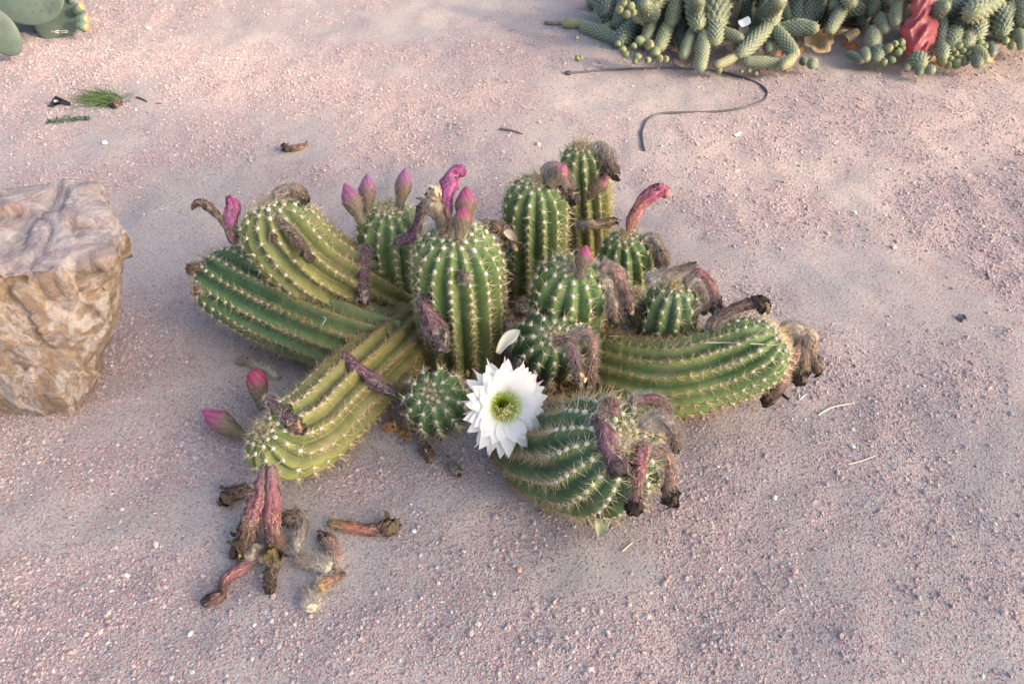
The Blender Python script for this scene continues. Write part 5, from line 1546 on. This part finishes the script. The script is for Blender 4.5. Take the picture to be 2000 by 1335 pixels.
def scrap(pix, hts, name, label, cat, colr, mat, thick=.002, seed=0):
    """a folded scrap: polygon of ground pixels with corner heights, fanned from its centre"""
    p = np.array([G(x, y, .002) if h == 0 else P(x, y, h) for (x, y), h in zip(pix, hts)])
    r_ = np.random.default_rng(seed)
    c = p.mean(0)
    rings = [p, p * .55 + c * .45 + r_.normal(0, .003, p.shape), c[None]]
    k = len(p)
    top = np.vstack(rings); f4 = grid_faces(2, k); f3 = np.array([[k + j, k + (j + 1) % k, 2 * k] for j in range(k)])
    n = len(top); bot = top - np.array([0, -.3, .9]) * thick
    rf = np.array([[j, (j + 1) % k, (j + 1) % k + n, j + n] for j in range(k)])
    o = obj(name, np.vstack([top, bot]), [np.vstack([f4, f4 + n, rf]), np.vstack([f3, f3 + n])], mat, cols=np.tile(colr, (2 * n, 1)), smooth=False)
    return tag(o, label, cat)
scrap([(92, 207), (100, 198), (108, 187), (120, 192), (139, 201), (137, 205), (118, 203), (104, 206), (103, 210)], [0, .015, .035, .03, .006, 0, .004, .006, 0], "plastic_scrap", "folded black plastic scrap on the ground beside a grass tuft", "plastic scrap", (.022, .022, .027), M_PLASTIC, seed=1)
scrap([(104, 197), (109, 194), (114, 197), (108, 200)], [.026, .03, .026, .022], "paper_scrap", "pale chip on top of the folded black plastic", "paper", (.5, .5, .47), M_PAPER, seed=2)
scrap([(1866, 619), (1873, 612), (1884, 614), (1888, 621), (1880, 622), (1879, 629), (1873, 623)], [0, .008, .009, 0, .005, 0, .004], "plastic_scrap", "small black plastic flake alone on open sand", "plastic scrap", (.035, .037, .045), M_PLASTIC, seed=3)
strand([(236, 199), (246, 194), (260, 183)], 5, (.10, .10, .11), "twig", "thick grey stick in the grass tuft", "twig", taper=True)
strand([(266, 190), (276, 193), (288, 199)], 2.4, (.07, .06, .06), "twig", "thin dark twig off the end of the grass tuft", "twig")
strand([(304, 202), (310, 202), (316, 202)], 1.5, (.10, .08, .08), "twig", "dark splinter lying apart from the grass tuft", "twig")
fallen([(234, 196), (226, 203), (220, 209)], [5, 7, 7], 'brown', "dark brown curled flower at the root of the grass tuft", 260, hair=.2, crumple=.6)

# ------------------------------------------------------------------ a few stones that stand out
PEB = [(808, 1037, 7, (.72, .70, .66), "white oval pebble near the fallen flower with the knobbly head"), (372, 1238, 8, (.62, .58, .52), "square cream pebble below the elbow shaped fallen flower"),
       (497, 1220, 5, (.74, .75, .76), "small bright white pebble with a dark eye"), (1187, 1235, 6, (.70, .57, .46), "pointed cream pebble on the bare sand edge"), (1151, 1337, 7, (.62, .42, .36), "rosy pebble at the edge of coarse gravel"),
       (1302, 1133, 6, (.50, .26, .20), "round terracotta pebble right of the bare sand patch"), (1152, 1307, 8, (.66, .48, .40), "blocky pale pink pebble among coarse gravel"), (1014, 1114, 7, (.56, .28, .16), "orange pebble on the bare sand patch"),
       (1664, 872, 7, (.72, .70, .64), "white angular pebble near the pinkish straw"), (1512, 972, 7, (.66, .63, .56), "pale flat pebble on gravel below the long stem"), (1746, 484, 6, (.70, .62, .42), "yellowish pebble beside a footprint"),
       (1669, 416, 5, (.76, .74, .70), "tiny white pebble on rippled sand"), (1052, 283, 7, (.70, .62, .54), "cream pebble behind the farthest column"), (205, 280, 6, (.74, .72, .70), "white flake of stone below the creeping weed"), (290, 57, 6, (.60, .52, .48), "pale stone on bare ground past the prickly pear")]
for i, (x, y, r, c, lab) in enumerate(PEB):
    q = G(x, y, 0); rm = r * depth(q) / FPX
    r_ = np.random.default_rng(i + 40)
    bm = bmesh.new(); bmesh.ops.create_icosphere(bm, subdivisions=2, radius=1)
    bm.verts.ensure_lookup_table()
    V = np.array([v.co[:] for v in bm.verts]); F = np.array([[v.index for v in f.verts] for f in bm.faces]); bm.free()
    for _ in range(7):
        n = nrm(r_.normal(size=3)); dd = r_.uniform(.6, .85); e = V @ n - dd
        V = V - np.clip(e, 0, None)[:, None] * n
    V = V * np.array([1, r_.uniform(.6, .9), .55]) * rm
    a = r_.uniform(0, 6.28); V = np.stack([V[:, 0] * math.cos(a) - V[:, 1] * math.sin(a), V[:, 0] * math.sin(a) + V[:, 1] * math.cos(a), V[:, 2]], 1)
    o = obj("pebble", V + q + np.array([0, 0, rm * .3]), F, M_LITTER, cols=np.tile(c, (len(V), 1)), smooth=False)
    tag(o, lab, "pebble", "stones that stand out from the gravel")

# ------------------------------------------------------------------ unseen foliage added out of view to dapple the light
def add_shade_tree():
    r_ = np.random.default_rng(77)
    sdn = np.array(sd)
    blobs = [(420, 470, .75, .55, .85), (250, 1150, .55, .32, .9), (1750, 1180, .45, .30, .8), (760, 600, .35, .25, .45), (1900, 850, .3, .2, .4), (150, 800, .4, .35, .5), (1150, 60, .25, .3, .5)]  # ground areas picked to be shaded; leaf clusters are placed to cover them
    bl = [(*P(x, y)[:2], sx, sy, v) for (x, y, sx, sy, v) in blobs]
    base = np.array([5.3, -.7, 0.0])
    added_crown = Bag(); cl = []
    for _ in range(5000):
        x, y = r_.uniform(-2.4, 2.2), r_.uniform(.2, 4.2)
        v = .10 + sum(a * math.exp(-((x - cx) / sx) ** 2 - ((y - cy) / sy) ** 2) for (cx, cy, sx, sy, a) in bl)
        if r_.uniform() < min(.95, v):
            cl.append(np.array([x, y, 0]) + sdn * (r_.uniform(1.9, 3.1) / sdn[2]))
        if len(cl) >= 210: break
    cl = np.array(cl)
    n = len(cl) * 24
    c = np.repeat(cl, 24, 0) + r_.normal(0, .11, (n, 3))
    u = nrm(r_.normal(size=(n, 3))); w = nrm(np.cross(u, r_.normal(size=(n, 3)))); l = r_.uniform(.05, .09, n)[:, None]
    V = np.stack([c - u * l, c + w * l * .42, c + u * l, c - w * l * .42], 1)
    added_crown.add(V.reshape(-1, 3), np.arange(n * 4).reshape(-1, 4), np.repeat(np.array([.06, .10, .035]) * r_.uniform(.6, 1.4, (n, 1)), 4, 0))
    t = empty("added_shade_tree", base)
    tag(t, "unseen foliage added beside the gravel bed to dapple the light on it", "added_shade_tree")
    added_crown.build("added_crown", M_GREEN, t, smooth=False, kind="stuff")
    wood = Bag()
    fork = base + np.array([-.2, .1, 1.6])
    def limb(pts, r0, r1):
        path, R, L = catmull(np.array(pts), 20, np.linspace(r0, r1, len(pts)))
        T, N, B = frames(path); th = np.arange(12) * math.pi / 6
        Vv = path[:, None] + (np.cos(th)[None, :, None] * N[:, None] + np.sin(th)[None, :, None] * B[:, None]) * (R[:, None] * (1 + .08 * np.sin(3 * th + 5)[None]))[..., None]
        wood.add(Vv.reshape(-1, 3), grid_faces(20, 12), np.array([.16, .12, .09]))
    limb([base - np.array([0, 0, .1]), base + np.array([.05, 0, .8]), fork], .13, .10)
    for k in range(9):
        tgt = cl[r_.integers(len(cl))]
        limb([fork - np.array([0, 0, .1]), fork * .5 + tgt * .5 + np.array([0, 0, .15]), tgt], .055, .012)
    wood.build("added_trunk", M_LITTER, t)
add_shade_tree()
